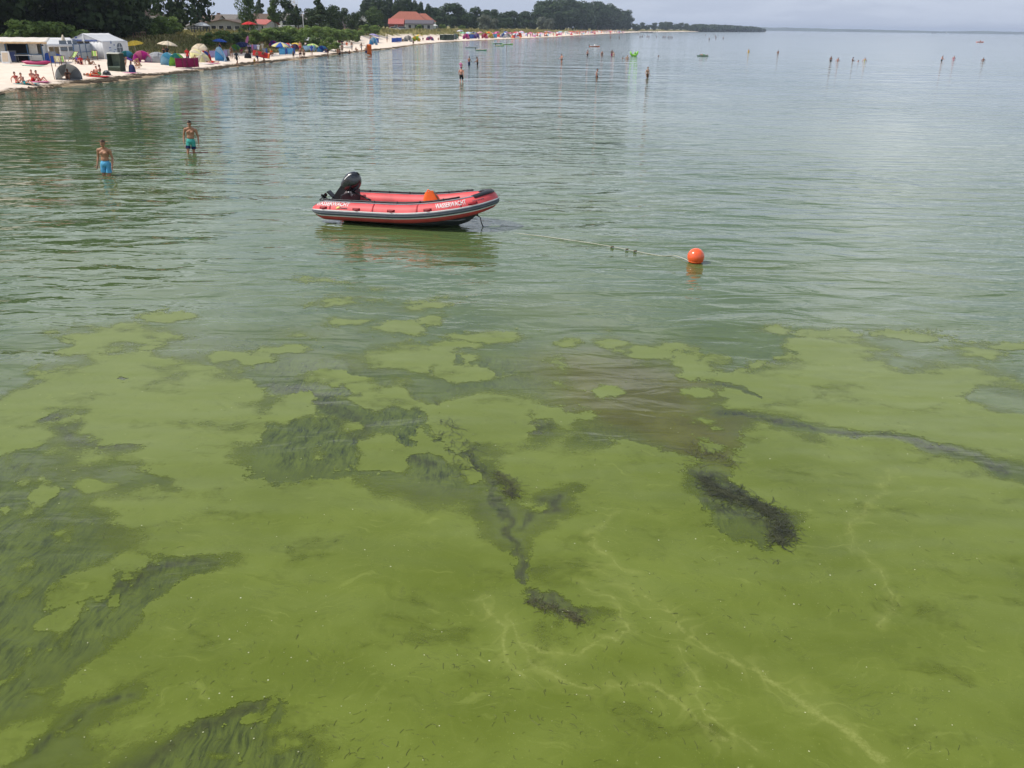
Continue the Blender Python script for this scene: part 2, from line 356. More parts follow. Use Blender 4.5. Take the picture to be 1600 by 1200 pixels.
BLOBS = [(180, 522, 70, 11), (248, 500, 30, 8), (340, 555, 40, 8), (85, 823, 17, 12), (92, 842, 12, 8), (12, 795, 14, 8), (42, 846, 8, 5), (35, 890, 16, 7), (30, 932, 14, 9), (160, 950, 12, 9), (10, 1056, 11, 11), (90, 958, 10, 4), (160, 764, 40, 14),
         (390, 1116, 16, 17), (435, 1132, 17, 15), (438, 1160, 27, 14), (345, 1170, 30, 10), (75, 1070, 10, 5), (20, 1003, 8, 4), (58, 1080, 30, 12), (20, 980, 7, 3), (60, 900, 7, 4), (45, 870, 6, 3), (110, 860, 9, 5),
         (890, 540, 12, 5), (970, 536, 22, 9), (1020, 552, 28, 12), (952, 516, 12, 4), (1050, 538, 18, 6), (1085, 568, 22, 13), (1110, 560, 12, 6), (870, 567, 11, 4), (872, 578, 9, 4), (872, 600, 12, 4), (950, 612, 12, 6), (925, 658, 13, 9),
         (610, 512, 35, 12), (668, 497, 14, 5), (755, 524, 42, 9), (735, 558, 13, 5), (732, 540, 25, 5), (1130, 640, 16, 9), (1100, 615, 20, 8), (1115, 660, 24, 9), (1000, 703, 18, 8), (1110, 702, 16, 8), (1210, 515, 20, 6), (1520, 550, 40, 9),
         (560, 500, 30, 6), (640, 480, 30, 5), (540, 470, 30, 4), (460, 520, 25, 5), (430, 545, 22, 5), (400, 560, 20, 7), (640, 520, 12, 3), (1420, 520, 25, 4), (1560, 540, 30, 4), (690, 470, 16, 3), (590, 455, 24, 3), (500, 440, 25, 3)]
LIME = [([(945, 895), (1000, 935), (1050, 965), (1100, 1010), (1180, 1045), (1250, 1090), (1310, 1140), (1380, 1200)], .012, .06), ([(755, 945), (770, 985), (795, 1020), (830, 1048)], .02, .035), ([(790, 985), (850, 1032), (920, 1062), (1000, 1062), (1060, 1100), (1130, 1160)], .022, .03),
        ([(1397, 738), (1362, 790), (1350, 850), (1378, 900), (1388, 930), (1360, 972)], .016, .014), ([(1060, 1010), (1075, 1060), (1100, 1110), (1180, 1180)], .016, .02), ([(960, 800), (930, 860), (990, 900)], .014, .012), ([(905, 915), (960, 950), (965, 990), (900, 1015), (820, 1005)], .012, .02)]
SWEED = [([(395, 640), (430, 600), (500, 580), (560, 585), (640, 590), (700, 640), (725, 700), (745, 745), (690, 765), (600, 735), (520, 735), (440, 730), (400, 700)], 1.),
         ([(-200, 705), (100, 695), (165, 865), (320, 872), (205, 965), (0, 1120), (-200, 1150)], .8), ([(180, 1220), (300, 1115), (420, 1090), (480, 1220)], .9),
         ([(1085, 740), (1185, 775), (1245, 826), (1230, 860), (1200, 855), (1180, 806), (1140, 830), (1105, 800)], 1.), ([(640, 545), (830, 560), (870, 620), (700, 615)], .6), ([(380, 560), (530, 560), (640, 590), (440, 620)], .7), ([(760, 640), (910, 650), (1090, 730), (900, 700)], .55), ([(0, 545), (250, 520), (520, 530), (380, 580), (100, 560)], .35)]
OLIVE = [[(830, 560), (1000, 560), (1130, 585), (1150, 612), (1128, 636), (1186, 660), (1150, 730), (1084, 726), (1000, 704), (905, 665), (850, 620)]]
def sector(a0, a1, na, r0, r1, nr):
    A = np.radians(np.linspace(a0, a1, na + 1)); Rr = r0 * (r1 / r0) ** (np.linspace(0, 1, nr + 1))
    RR, AA = np.meshgrid(Rr, A, indexing='ij')
    i, j = np.meshgrid(np.arange(nr), np.arange(na), indexing='ij'); a = (i * (na + 1) + j).ravel()
    return RR * np.sin(AA), RR * np.cos(AA), np.stack([a, a + 1, a + na + 2, a + na + 1], -1)
X, Y, QN = sector(-40, 40, 600, 3.3, 34, 600)
R_ = np.hypot(X, Y); k_ = .25 + R_ / 9
wx = X + k_ * (.42 * fbm(X * .9, Y * .9, 4, 21) + .16 * fbm(X * 5, Y * 5, 3, 22)); wy = Y + k_ * (.42 * fbm(X * .9, Y * .9, 4, 31) + .16 * fbm(X * 5, Y * 5, 3, 32))
film = np.full(X.shape, -1e9)
for p in FILM: film = np.maximum(film, poly_sd(wx, wy, p))
for p in HOLES: film = np.minimum(film, -poly_sd(wx, wy, p))
for p, w0, w1 in CRACKS: film = np.minimum(film, -line_d(wx, wy, p, w0, w1))
wbx = X + 1.0 * (wx - X) + .10 * fbm(X * 4, Y * 4, 4, 61) * R_ / 9; wby = Y + 1.0 * (wy - Y) + .14 * fbm(X * 4, Y * 4, 4, 62) * R_ / 9
for b in BLOBS:
    f_ = blob(wbx, wby, *b); film = np.maximum(film, np.where(f_ > 0, f_ * 3.2, f_))
lime = np.full(X.shape, -1e9)
for p, w0, w1 in LIME: lime = np.maximum(lime, line_d(wx, wy, p, w0, w1) / (w0 + w1))
sweed = np.zeros(X.shape)
for p, a in SWEED: sweed = np.maximum(sweed, a * smooth(.5 + poly_sd(wx, wy, p) / (.06 * R_)))
for p, w0, w1 in CRACKS: sweed = np.maximum(sweed, .95 * smooth(.75 + line_d(wx, wy, p, w0, w1) / .12))
dark = np.zeros(X.shape)
for p, w0, w1 in CRACKS: dark = np.maximum(dark, smooth(.7 + line_d(wx, wy, p, w0, w1) / .10))
for p in HOLES[5:7] + HOLES[8:11]: dark = np.maximum(dark, smooth(.8 + poly_sd(wx, wy, p) / .14))
for p, w0, w1 in [([(180, 925), (230, 890), (270, 880), (318, 876)], .08, .03), ([(215, 1190), (290, 1140), (350, 1105), (400, 1096)], .05, .02), ([(430, 600), (520, 640), (600, 680), (660, 720)], .1, .1)]: dark = np.maximum(dark, .85 * smooth(.8 + line_d(wx, wy, p, w0, w1) / .14))
olive = np.zeros(X.shape)
for p in OLIVE: olive = np.maximum(olive, smooth(.5 + poly_sd(wx, wy, p) / (.12 * R_)))
film = film / (.02 + .012 * R_)                          # softer edges farther out
bed = poly_sd(wx, wy, SWEED[0][0]) / (.02 + .012 * R_); nb = fbm(X * 1.6 + Y * .5, Y * 1.3, 5, 51)
film = np.where(bed > 0, np.maximum(film, -.2 + 13 * nb - np.clip(bed - 1, 0, 3) * .35), film)
bed = poly_sd(wx, wy, HOLES[0]) / (.02 + .012 * R_); nb = fbm(X * 2.2 + Y * .8, Y * 1.1 - X * .6, 5, 57)
film = np.where(bed > .5, np.maximum(film, -1.5 + 13 * nb), film)
film = np.clip(film, -6, 12); lime = np.clip(lime, -4, 2)
film = film + 1.1 * smooth((R_ - 8) / 4) * (film > -2.5)
for p, w0, w1 in CRACKS[:2]: film = np.minimum(film, np.where(-line_d(wx, wy, p, w0, w1) < .25, -line_d(wx, wy, p, w0 + .05, w1 + .03) / (.01 + .004 * R_), 99))
film = np.clip(film, -6, 12)
fs = film + 2.2 * (sweed > .5) * fbm(X * 6 / k_ ** .5, Y * 3 / k_ ** .5, 3, 40) * 2
green = smooth((21 - R_) / 13)                            # suspended algae thins out away from the slick
calm = np.clip(.5 + film / 8, .0, 1.) * .0 + smooth((22 - R_) / 11)

def water_material():
    g = G('turbid lagoon water'); p = g.pos
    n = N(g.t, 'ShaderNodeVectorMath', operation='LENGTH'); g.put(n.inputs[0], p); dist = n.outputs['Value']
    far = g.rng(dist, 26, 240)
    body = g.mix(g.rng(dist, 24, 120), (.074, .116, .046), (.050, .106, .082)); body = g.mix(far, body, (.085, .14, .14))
    body = g.mix(g.rng(g.noise(g.mul(p, (.12, .3, 1)), 1., 4), .4, .7, 0, .35), body, (.10, .125, .028))
    near = g.attr('green'); clumps = g.noise(g.mul(p, (.8, 1.2, 1)), 1., 5, .6)
    body = g.mix(near, body, g.mix(g.rng(clumps, .35, .7), (.066, .084, .014), (.100, .128, .022)))
    body = g.mix(g.attr('olive'), body, g.mix(g.rng(clumps, .35, .7), (.070, .070, .010), (.098, .102, .014)))
    # drowned seaweed: streaks leaning with the current
    w = g.vec('ADD', p, g.scale(g.vec('SUBTRACT', g.noisec(p, 2., 2), (.5, .5, .5)), .25))
    st = g.noise(g.mul(w, (26, 3.6, 1), .30), 1., 5, .7); st2 = g.noise(g.mul(w, (4.5, 2.2, 1), .2), 1., 5, .7)
    sw = g.op('MULTIPLY', g.attr('sweed'), g.rng(g.op('ADD', g.op('MULTIPLY', st, .55), g.op('MULTIPLY', st2, .45)), .40, .68))
    body = g.mix(g.op('MULTIPLY', g.attr('sweed'), .6), body, (.105, .135, .024)); body = g.mix(g.op('MINIMUM', g.op('MULTIPLY', sw, 1.15), 1.), body, (.030, .040, .013))
    dk = g.op('MULTIPLY', g.attr('dark'), g.rng(g.noise(g.mul(w, (7, 4, 1), .3), 1., 5, .7), .30, .66, .12, .88)); body = g.mix(dk, body, (.036, .038, .014))
    g.put(g.b.inputs['Base Color'], body)
    g.b.inputs['IOR'].default_value = 1.333; g.b.inputs['Specular IOR Level'].default_value = .5; g.put(g.b.inputs['Roughness'], g.rng(dist, 30, 260, .035, .075))
    # wavelets (heights in metres): long low swell, wind ripples with crests across the view, fine chop
    gust = g.rng(g.noise(g.mul(p, (.05, .035, 1)), 1., 3), .35, .7, .35, 1.15)
    rip = g.op('MULTIPLY', g.op('SUBTRACT', g.noise(g.mul(p, (.75, 1.9, 1), math.radians(-10)), 1., 3, .45, .6), .5), .105)
    rip = g.op('ADD', rip, g.op('MULTIPLY', g.op('SUBTRACT', g.noise(g.mul(p, (.30, .62, 1), math.radians(9)), 1., 2, .4), .5), .20))
    fine = g.op('MULTIPLY', g.op('SUBTRACT', g.noise(g.mul(p, (3.2, 6.5, 1), math.radians(-8)), 1., 2, .5), .5), .006)
    swell = g.op('MULTIPLY', g.op('MULTIPLY', g.op('SUBTRACT', g.noise(g.mul(p, (.07, .21, 1), math.radians(6)), 1., 3, .55), .5), .52), g.op('MULTIPLY', g.rng(dist, 120, 300, 1., .3), g.rng(dist, 35, 120)))
    h = g.op('ADD', g.op('MULTIPLY', g.op('MULTIPLY', g.op('ADD', rip, fine), gust), g.rng(dist, 60, 260, 1., .55)), swell)
    h = g.op('MULTIPLY', h, g.op('SUBTRACT', 1., g.op('MULTIPLY', g.attr('calm'), .62)))
    bp = N(g.t, 'ShaderNodeBump'); bp.inputs['Strength'].default_value = 1; bp.inputs['Distance'].default_value = 1
    g.put(bp.inputs['Height'], h); g.put(g.b.inputs['Normal'], bp.outputs[0])
    return g.m
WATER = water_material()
def build_water():
    V = [np.stack([X, Y, 0 * X], -1).reshape(-1, 3)]; Q = [QN]; o = V[0].shape[0]
    at_ = {'green': [green.ravel()], 'calm': [calm.ravel()], 'sweed': [sweed.ravel()], 'olive': [olive.ravel()], 'dark': [dark.ravel()]}
    for (a0, a1, na, r0, r1, nr) in ((-40, 40, 24, 34, 12000, 26), (40, 320, 56, 3.3, 12000, 30), (-40, 320, 90, .02, 3.3, 3)):
        x, y, q = sector(a0, a1, na, r0, r1, nr); Q.append(q + o); V.append(np.stack([x, y, 0 * x], -1).reshape(-1, 3)); o += x.size
        r = np.hypot(x, y).ravel()
        for k in at_: at_[k].append(smooth((21 - r) / 13) if k == 'green' else smooth((22 - r) / 11) if k == 'calm' else 0 * r)
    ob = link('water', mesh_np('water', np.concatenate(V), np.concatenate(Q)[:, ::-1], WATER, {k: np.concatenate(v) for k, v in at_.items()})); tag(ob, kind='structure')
build_water()
def build_film():
    g = G('algae film'); p = g.pos
    w = g.vec('ADD', p, g.scale(g.vec('SUBTRACT', g.noisec(p, 1.3, 3), (.5, .5, .5)), .6))
    big = g.noise(g.mul(w, (.5, .8, 1)), 1., 3); mid = g.noise(w, 1.7, 5, .6); fine = g.noise(p, 38., 4, .7)
    thick = g.rng(g.op('ADD', g.op('MULTIPLY', big, .65), g.op('MULTIPLY', mid, .35)), .36, .64)
    c = g.mix(thick, (.102, .133, .014), (.134, .170, .025))
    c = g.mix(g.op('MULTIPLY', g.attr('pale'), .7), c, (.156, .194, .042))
    # stretched curls of scum and dark threads
    sw = g.vec('ADD', p, g.scale(g.vec('SUBTRACT', g.noisec(p, .9, 4), (.5, .5, .5)), 1.6))
    curl = g.noise(g.mul(sw, (1., 5., 1)), 1.6, 5, .6)
    c = g.mix(g.rng(curl, .60, .72, 0, .30), c, (.23, .27, .06)); c = g.mix(g.rng(curl, .40, .30, 0, .35), c, (.085, .11, .012))
    thr = g.op('ABSOLUTE', g.op('SUBTRACT', g.noise(g.mul(sw, (2.2, 9., 1)), 2.4, 4, .6), .5))
    c = g.mix(g.op('MULTIPLY', g.rng(thr, .018, .0, 0, .55), g.rng(g.noise(p, 2.3, 3), .5, .62)), c, (.07, .085, .02))
    lm = g.op('ADD', g.op('MULTIPLY', g.attr('lime'), 1.5), g.op('MULTIPLY', g.op('SUBTRACT', g.noise(p, 9., 6, .78), .5), 3.6))
    halo = g.rng(g.attr('lime'), -3.5, .2); flow = g.noise(sw, .55, 3, .5); fl = g.op('ABSOLUTE', g.op('SUBTRACT', g.op('FRACT', g.op('MULTIPLY', flow, 15.)), .5))
    c = g.mix(g.op('MULTIPLY', g.rng(fl, .30, .5, 0, .20), g.op('ADD', .25, g.op('MULTIPLY', halo, .75))), c, (.26, .29, .07)); c = g.mix(g.op('MULTIPLY', halo, .16), c, (.23, .26, .065))
    c = g.mix(g.op('MULTIPLY', g.rng(lm, -.2, 1.3, 0, .62), g.rng(g.noise(p, 30., 4, .7), .36, .6, .35, 1.)), c, (.27, .295, .08))
    c = g.mix(g.rng(fine, .60, .74, 0, .5), c, (.24, .28, .07)); c = g.mix(g.rng(fine, .38, .26, 0, .42), c, (.08, .10, .014))
    spk = N(g.t, 'ShaderNodeTexVoronoi'); g.put(spk.inputs['Vector'], p); spk.inputs['Scale'].default_value = 6.
    c = g.mix(g.op('MULTIPLY', g.rng(spk.outputs['Distance'], .055, .03), g.rng(g.noise(p, 1.1, 2), .52, .6)), c, (.62, .62, .45))
    g.put(g.b.inputs['Base Color'], c); g.b.inputs['Roughness'].default_value = .30; g.b.inputs['IOR'].default_value = 1.33; g.b.inputs['Specular IOR Level'].default_value = .42
    h = g.op('ADD', g.op('MULTIPLY', g.noise(g.mul(p, (.5, 1.1, 1), .15), 1., 2), .045), g.op('MULTIPLY', fine, .0012))
    bp = N(g.t, 'ShaderNodeBump'); bp.inputs['Strength'].default_value = 1; bp.inputs['Distance'].default_value = 1; g.put(bp.inputs['Height'], h); g.put(g.b.inputs['Normal'], bp.outputs[0])
    e = g.op('ADD', g.attr('film'), g.op('MULTIPLY', g.op('SUBTRACT', g.noise(g.mul(w, (5, 6.5, 1)), 1., 6, .72), .5), 2.6))
    e = g.op('ADD', e, g.op('MULTIPLY', g.op('SUBTRACT', g.noise(g.mul(w, (1.2, 2., 1)), 1., 3, .6), .5), 1.2))
    al = None
    e = g.op('ADD', e, g.op('MULTIPLY', g.op('SUBTRACT', g.noise(p, 24., 4, .7), .5), 2.2))
    e = g.op('ADD', e, g.op('MULTIPLY', g.rng(g.noise(p, 9., 3, .6), .64, .72), 2.6))
    soft = g.rng(g.noise(g.mul(p, (.55, .8, 1)), 1., 3, .6), .40, .66, .35, 5.)
    dn = N(g.t, 'ShaderNodeVectorMath', operation='LENGTH'); g.put(dn.inputs[0], p); soft = g.op('ADD', soft, g.rng(dn.outputs['Value'], 8.5, 15, 0, .35))
    al = g.rng(g.op('DIVIDE', e, soft), -.05, 1., 0, .97); thin = g.op('MULTIPLY', g.rng(g.noise(g.mul(w, (.7, 1.1, 1)), 1., 5, .65), .55, .72), .5)
    al = g.op('MULTIPLY', al, g.op('SUBTRACT', 1., thin)); g.put(g.b.inputs['Alpha'], al)
    keep = (fs > -4.2).ravel()[QN].any(1); q = QN[keep]; ids = np.unique(q); mp = np.zeros(X.size, np.int64); mp[ids] = np.arange(len(ids))
    V = np.stack([X, Y, 0 * X + .004], -1).reshape(-1, 3)[ids]
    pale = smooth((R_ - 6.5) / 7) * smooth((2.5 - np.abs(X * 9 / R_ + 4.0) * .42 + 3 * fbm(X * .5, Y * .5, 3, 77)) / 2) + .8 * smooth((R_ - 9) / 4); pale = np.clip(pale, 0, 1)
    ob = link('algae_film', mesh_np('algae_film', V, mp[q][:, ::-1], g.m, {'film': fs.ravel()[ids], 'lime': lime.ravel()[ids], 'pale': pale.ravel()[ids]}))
    tag(ob, 'yellow-green film of algae floating over the near water', 'algae', kind='stuff')
build_film()

# ------------------------------------------------------------------ the inflatable rescue boat
def catmull(P, n):
    P = [Vector(p) for p in P]; P = [P[0] * 2 - P[1]] + P + [P[-1] * 2 - P[-2]]; out = []
    m = len(P) - 3
    for i in range(n + 1):
        u = i / n * m; k = min(int(u), m - 1); t = u - k
        a, b, c, d = P[k:k + 4]
        out.append(.5 * ((2 * b) + (c - a) * t + (2 * a - 5 * b + 4 * c - d) * t * t + (3 * b - a - 3 * c + d) * t ** 3))
    return out
HULL_RED = mat('boat fabric red', (.64, .082, .086), .5, .22, 2.2, .4, bump=.15); HULL_GREY = mat('boat fabric grey', (.20, .21, .23), .55, .1, 6, .4); DARK_GREY = mat('boat rubber dark grey', (.072, .085, .105), .5, .1, 6, .4)
WHITE_RUB = mat('boat white trim', (.74, .74, .72), .5, .06, 6); BLACK_PL = mat('black plastic', (.012, .012, .014), .45, .2, 7, .4); GLOSS_BLACK = mat('motor gloss black', (.008, .008, .01), .12, .1, 4, .6, coat=.8)
ORANGE = mat('signal orange', (.85, .15, .025), .6, .1, 5, .3); ROPE = mat('pale rope', (.46, .45, .36), .8, .2, 30); ALU = mat('cast aluminium', (.5, .5, .5), .35, .1, 7, .5, metal=.8)
def build_boat():
    half = [(-2.62, -.80, .335), (-2.2, -.82, .335), (-1.2, -.82, .35), (0, -.82, .38), (.8, -.80, .455), (1.45, -.70, .56), (1.95, -.49, .66), (2.22, -.24, .74), (2.30, 0, .765)]
    path = catmull(half + [(x, -y, z) for x, y, z in half[:-1]][::-1], 160)
    L = [0.]
    for a, b in zip(path, path[1:]): L.append(L[-1] + (b - a).length)
    T_ = L[-1]
    def frame(l):
        l = min(max(l, 0), T_); k = min(int(np.searchsorted(L, l, 'right')) - 1, len(path) - 2); t = (l - L[k]) / (L[k + 1] - L[k])
        p = path[k].lerp(path[k + 1], t); a = path[max(k - 1, 0)]; b = path[min(k + 2, len(path) - 1)]; d = (b - a).normalized()
        n = Vector((d.y, -d.x, 0)).normalized(); return p, d, n, n.cross(d).normalized() * -1 if n.cross(d).z < 0 else n.cross(d).normalized()
    def rad(l):
        e = min(l, T_ - l)
        return (.09 + .17 * math.sin(min(e / .42, 1) * math.pi / 2)) * (1 - .06 * math.exp(-((l - T_ / 2) / .8) ** 2))
    def on(l, th, off=0.):
        p, d, n, b = frame(l); r = rad(l) + off
        return p + (n * math.cos(th) + b * math.sin(th)) * r
    yaw = math.radians(-15)
    ws = at(505, 352, 0); wb = at(752, 361, 0)
    c = (ws + wb) / 2 + Vector((.17, .85, 0))
    R = thing('inflatable_boat', 'red inflatable motorboat moored on the green water beside the orange buoy', 'boat', (c.x, c.y, 0), yaw, scale=.965)
    MB().grid(lambda u, v: on(u * T_, -v * 2 * math.pi + .3), 150, 20).add([on(0, 2 * math.pi * k / 20) for k in range(20)], [tuple(range(20))]).add([on(T_, 2 * math.pi * k / 20) for k in range(20)], [tuple(range(20))[::-1]]).build('tube', HULL_RED, R)
    D = math.radians
    def strip(name, th0, th1, off, m, l0=.02, l1=None, par=R):
        l1 = T_ - .02 if l1 is None else l1
        return MB().grid(lambda u, v: on(l0 + (l1 - l0) * u, th1 + (th0 - th1) * v, off), 150, 5, True, off * .9).build(name, m, par)
    rs = strip('rub_strake', D(-15), D(8), .016, DARK_GREY)
    strip('edge_strip', D(8.5), D(15), .012, WHITE_RUB, par=rs); strip('edge_strip', D(-22), D(-15.5), .012, WHITE_RUB, par=rs)
    strip('mid_line', D(-5), D(-3), .019, HULL_GREY, par=rs)
    strip('top_strip', D(75), D(108), .006, HULL_GREY)
    strip('bow_cover', D(58), D(125), .014, BLACK_PL, T_ / 2 - .55, T_ / 2 + .55)
    # lifeline with knots along the top of each side
    for s0, s1 in ((.25, T_ / 2 - .9), (T_ / 2 + .9, T_ - .6)):
        n = 36; pts = [on(s0 + (s1 - s0) * i / n, D(97), .028 + .012 * abs(math.sin(i * 1.6))) for i in range(n + 1)]
        m = MB().tube(pts, .024, 7)
        for i in range(2, n, 6): m.ball(pts[i], (.045, .04, .035), 8, 6)
        m.build('lifeline', BLACK_PL, R)
    seam_m = mat('boat seam tape', (.40, .035, .04), .6, .15, 8)
    for l in (.62, 1.9, 3.2, 4.35, T_ - 4.35, T_ - 3.2, T_ - 1.9, T_ - .62): MB().grid(lambda u, v: on(l - .022 + .044 * u, D(14 + 60 * v), .004), 1, 10, True, .003).build('seam', seam_m, R)
    # handles and their patches
    for side in (0, 1):
        for l in (.42, 1.42, 2.45, 3.5, 4.65):
            l = l if side == 0 else T_ - l
            m = MB().grid(lambda u, v: on(l - .11 + .22 * u, D(20 + 14 * v), .008), 4, 2, True, .006)
            m.tube([on(l - .09 + .18 * t, D(28 - 7 * math.sin(math.pi * t)), .01 + .035 * math.sin(math.pi * t)) for t in np.linspace(0, 1, 9)], .014, 6)
            m.build('grab_handle', mat('handle dark red', (.25, .015, .02), .5), R)
    # lettering: wrapped on the tube
    def lettering(txt, l0, width, th_mid, h, m, flip=False, name='lettering', thick=.35):
        cu = bpy.data.curves.new('t', 'FONT'); cu.body = txt; cu.resolution_u = 3; cu.offset = .012
        o = bpy.data.objects.new('t', cu); COL.objects.link(o); dg = bpy.context.evaluated_depsgraph_get(); me = bpy.data.meshes.new_from_object(o.evaluated_get(dg))
        bpy.data.objects.remove(o); bpy.data.curves.remove(cu)
        bm = bmesh.new(); bm.from_mesh(me); bmesh.ops.triangulate(bm, faces=bm.faces[:])
        bmesh.ops.subdivide_edges(bm, edges=[e for e in bm.edges if e.calc_length() > .25], cuts=2)
        xs = [v.co.x for v in bm.verts]; ysv = [v.co.y for v in bm.verts]; x0, x1, y0, y1 = min(xs), max(xs), min(ysv), max(ysv)
        for v in bm.verts:
            u = (v.co.x - x0) / (x1 - x0); w = (v.co.y - y0) / (y1 - y0)
            l = l0 + width * u if not flip else l0 + width * (1 - u)
            v.co = on(l, th_mid + (w - .5) * h / .26, .006)
        bm.normal_update(); bm.to_mesh(me); bm.free(); me.name = name
        me.materials.clear(); me.materials.append(m); return link(name, me, R)
    lettering('WASSERWACHT', .16, 1.02, D(57), .15, WHITE_RUB); lettering('WASSERWACHT', 3.72, .78, D(45), .15, WHITE_RUB)
    lettering('WASSERWACHT', T_ - 4.5, .78, D(45), .15, WHITE_RUB); lettering('WASSERWACHT', T_ - 1.18, 1.02, D(57), .15, WHITE_RUB)
    MB().grid(lambda u, v: on(.80 + .10 * u + .05 * v, D(24 + 14 * v), .007), 2, 2, True, .005).build('decal_slash', mat('decal yellow', (.75, .6, .2), .5), R)
    mk = MB()
    for i in range(6): mk.grid(lambda u, v: on(.95 + .034 * i + .022 * u, D(26 + 6 * v), .007), 1, 1, True, .004)
    for i in range(7): mk.grid(lambda u, v: on(T_ / 2 - .62 + .04 * i + .026 * u, D(38 + 6 * v), .007), 1, 1, True, .004)
    tag(mk.build('small_marking', DARK_GREY, R), kind='stuff')
    # grey V hull, deck, transom, thwart
    st = [(-1.86, -.14, .62, .06), (-1, -.15, .64, .06), (0, -.15, .64, .07), (.8, -.12, .60, .12), (1.35, -.03, .48, .24), (1.72, .12, .32, .38), (1.98, .34, .14, .52)]
    V = []; 
    for x, k, w, zc in st: V += [(x, -w, zc + .06), (x, -w * .93, zc - .03), (x, 0, k), (x, w * .93, zc - .03), (x, w, zc + .06)]
    Fh = [(i * 5 + j, i * 5 + j + 1, i * 5 + j + 6, i * 5 + j + 5) for i in range(len(st) - 1) for j in range(4)] + [(0, 4, 3, 2, 1)]
    MB().add(V, Fh).build('hull', mat('hull grey', (.09, .10, .105), .45, .1, 4), R)
    MB().prism([(-1.8, -.66), (.9, -.62), (1.55, -.42), (1.75, 0), (1.55, .42), (.9, .62), (-1.8, .66)], 'z', .20, .235).build('deck', HULL_GREY, R)
    MB().box((-1.86, 0, .40), (.06, 1.2, .66)).build('transom', mat('transom board', (.03, .03, .032), .5), R)
    MB().grid(lambda u, v: (1.75 - .9 * u, (v - .5) * 2 * (.30 + .36 * u), .60 - .12 * u + .04 * math.cos((v - .5) * 3)), 8, 8, True, .02).build('bow_locker', HULL_GREY, R)
    MB().tube([(1.95, .02, .30), (2.05, 0, .26), (2.09, -.02, .12), (2.16, -.03, -.03)], .014, 6).ball((1.96, .02, .31), .035, 8, 6).build('bow_line', BLACK_PL, R)
    # outboard, tilted up
    Mo = bpy.data.objects.new('outboard_motor', None); COL.objects.link(Mo); Mo.parent = R; Mo.location = (-1.86, 0, .70); Mo.rotation_euler = (0, math.radians(44), 0); Mo.scale = (.96, .96, .96)
    def cowl(u, v):
        a = 2 * math.pi * u; h = v; prof = (math.sin(math.pi * (.07 + .93 * min(h * .98, 1))) ** .5) if h > .5 else (.80 + .2 * math.sin(math.pi * h)); prof = max(prof, 0)
        ex = .27 * prof * (1 + .12 * math.cos(a)); return (-.20 + math.copysign(abs(math.cos(a)) ** .8, math.cos(a)) * ex, math.copysign(abs(math.sin(a)) ** .8, math.sin(a)) * .19 * prof, .02 + .60 * h)
    cw = MB().grid(lambda u, v: cowl(1 - u, v), 28, 16).build('cowl', GLOSS_BLACK, Mo)
    ck = MB()
    for s_ in (1, -1): ck.grid(lambda u, v: (Vector(cowl((.655 + .022 * u) if s_ < 0 else (.345 - .022 * u), .36 + .46 * v)) + Vector((0, s_ * .012, 0))), 3, 5, True, .006)
    tag(ck.build('cowl_sheen_marking', WHITE_RUB, Mo), kind='stuff')  # white strips: painted sheen of the cowl together with its logo
    MB().prism([(-.34, .02), (-.06, .02), (-.12, -.42), (-.14, -.70), (-.28, -.70), (-.30, -.42)], 'y', -.07, .07).prism([(-.52, -.47), (-.06, -.47), (-.06, -.50), (-.52, -.51)], 'y', -.11, .11).tube([(.0, 0, -.74), (-.30, 0, -.74), (-.50, 0, -.74)], [.02, .065, .05], 10).prism([(-.12, -.75), (-.32, -.75), (-.34, -.98), (-.27, -.98)], 'y', -.012, .012).build('drive_leg', BLACK_PL, Mo)
    pr = MB().tube([(-.50, 0, -.74), (-.62, 0, -.74)], [.04, .025], 8)
    for k in range(3):
        a = k * 2.094 + .4; ca, sa = math.cos(a), math.sin(a)
        pr.grid(lambda u, v: (-.53 - .07 * (v - .5), ca * (.03 + .14 * u) - sa * (v - .5) * .15 * math.sin(math.pi * (.15 + .8 * u)), -.74 + sa * (.03 + .14 * u) + ca * (v - .5) * .15 * math.sin(math.pi * (.15 + .8 * u))), 4, 4, True, .008)
    pr.build('propeller', BLACK_PL, Mo)
    br = MB()
    for y in (-.11, .11): br.box((-.02, y, -.05), (.16, .03, .30)).box((.05, y, .03), (.14, .03, .08))
    br.tube([(-.02, -.14, .03), (-.02, .14, .03)], .025, 8).build('clamp_bracket', ALU, Mo)
    br2 = MB().tube([(-.08, .05, -.16), (-.2, .05, -.34)], .016, 6).tube([(-.08, -.05, -.16), (-.2, -.05, -.34)], .016, 6).tube([(.0, -.05, .10), (.45, -.1, .30)], [.028, .022], 8).tube([(.45, -.1, .30), (.62, -.12, .38)], .03, 8)
    br2.build('tiller', BLACK_PL, Mo)
    return R, c, yaw
BOAT, BC, BYAW = build_boat()
def boat_pt(x, y, z): return Vector((BC.x, BC.y, 0)) + Euler((0, 0, BYAW)).to_matrix() @ (Vector((x, y, z)) * .965)
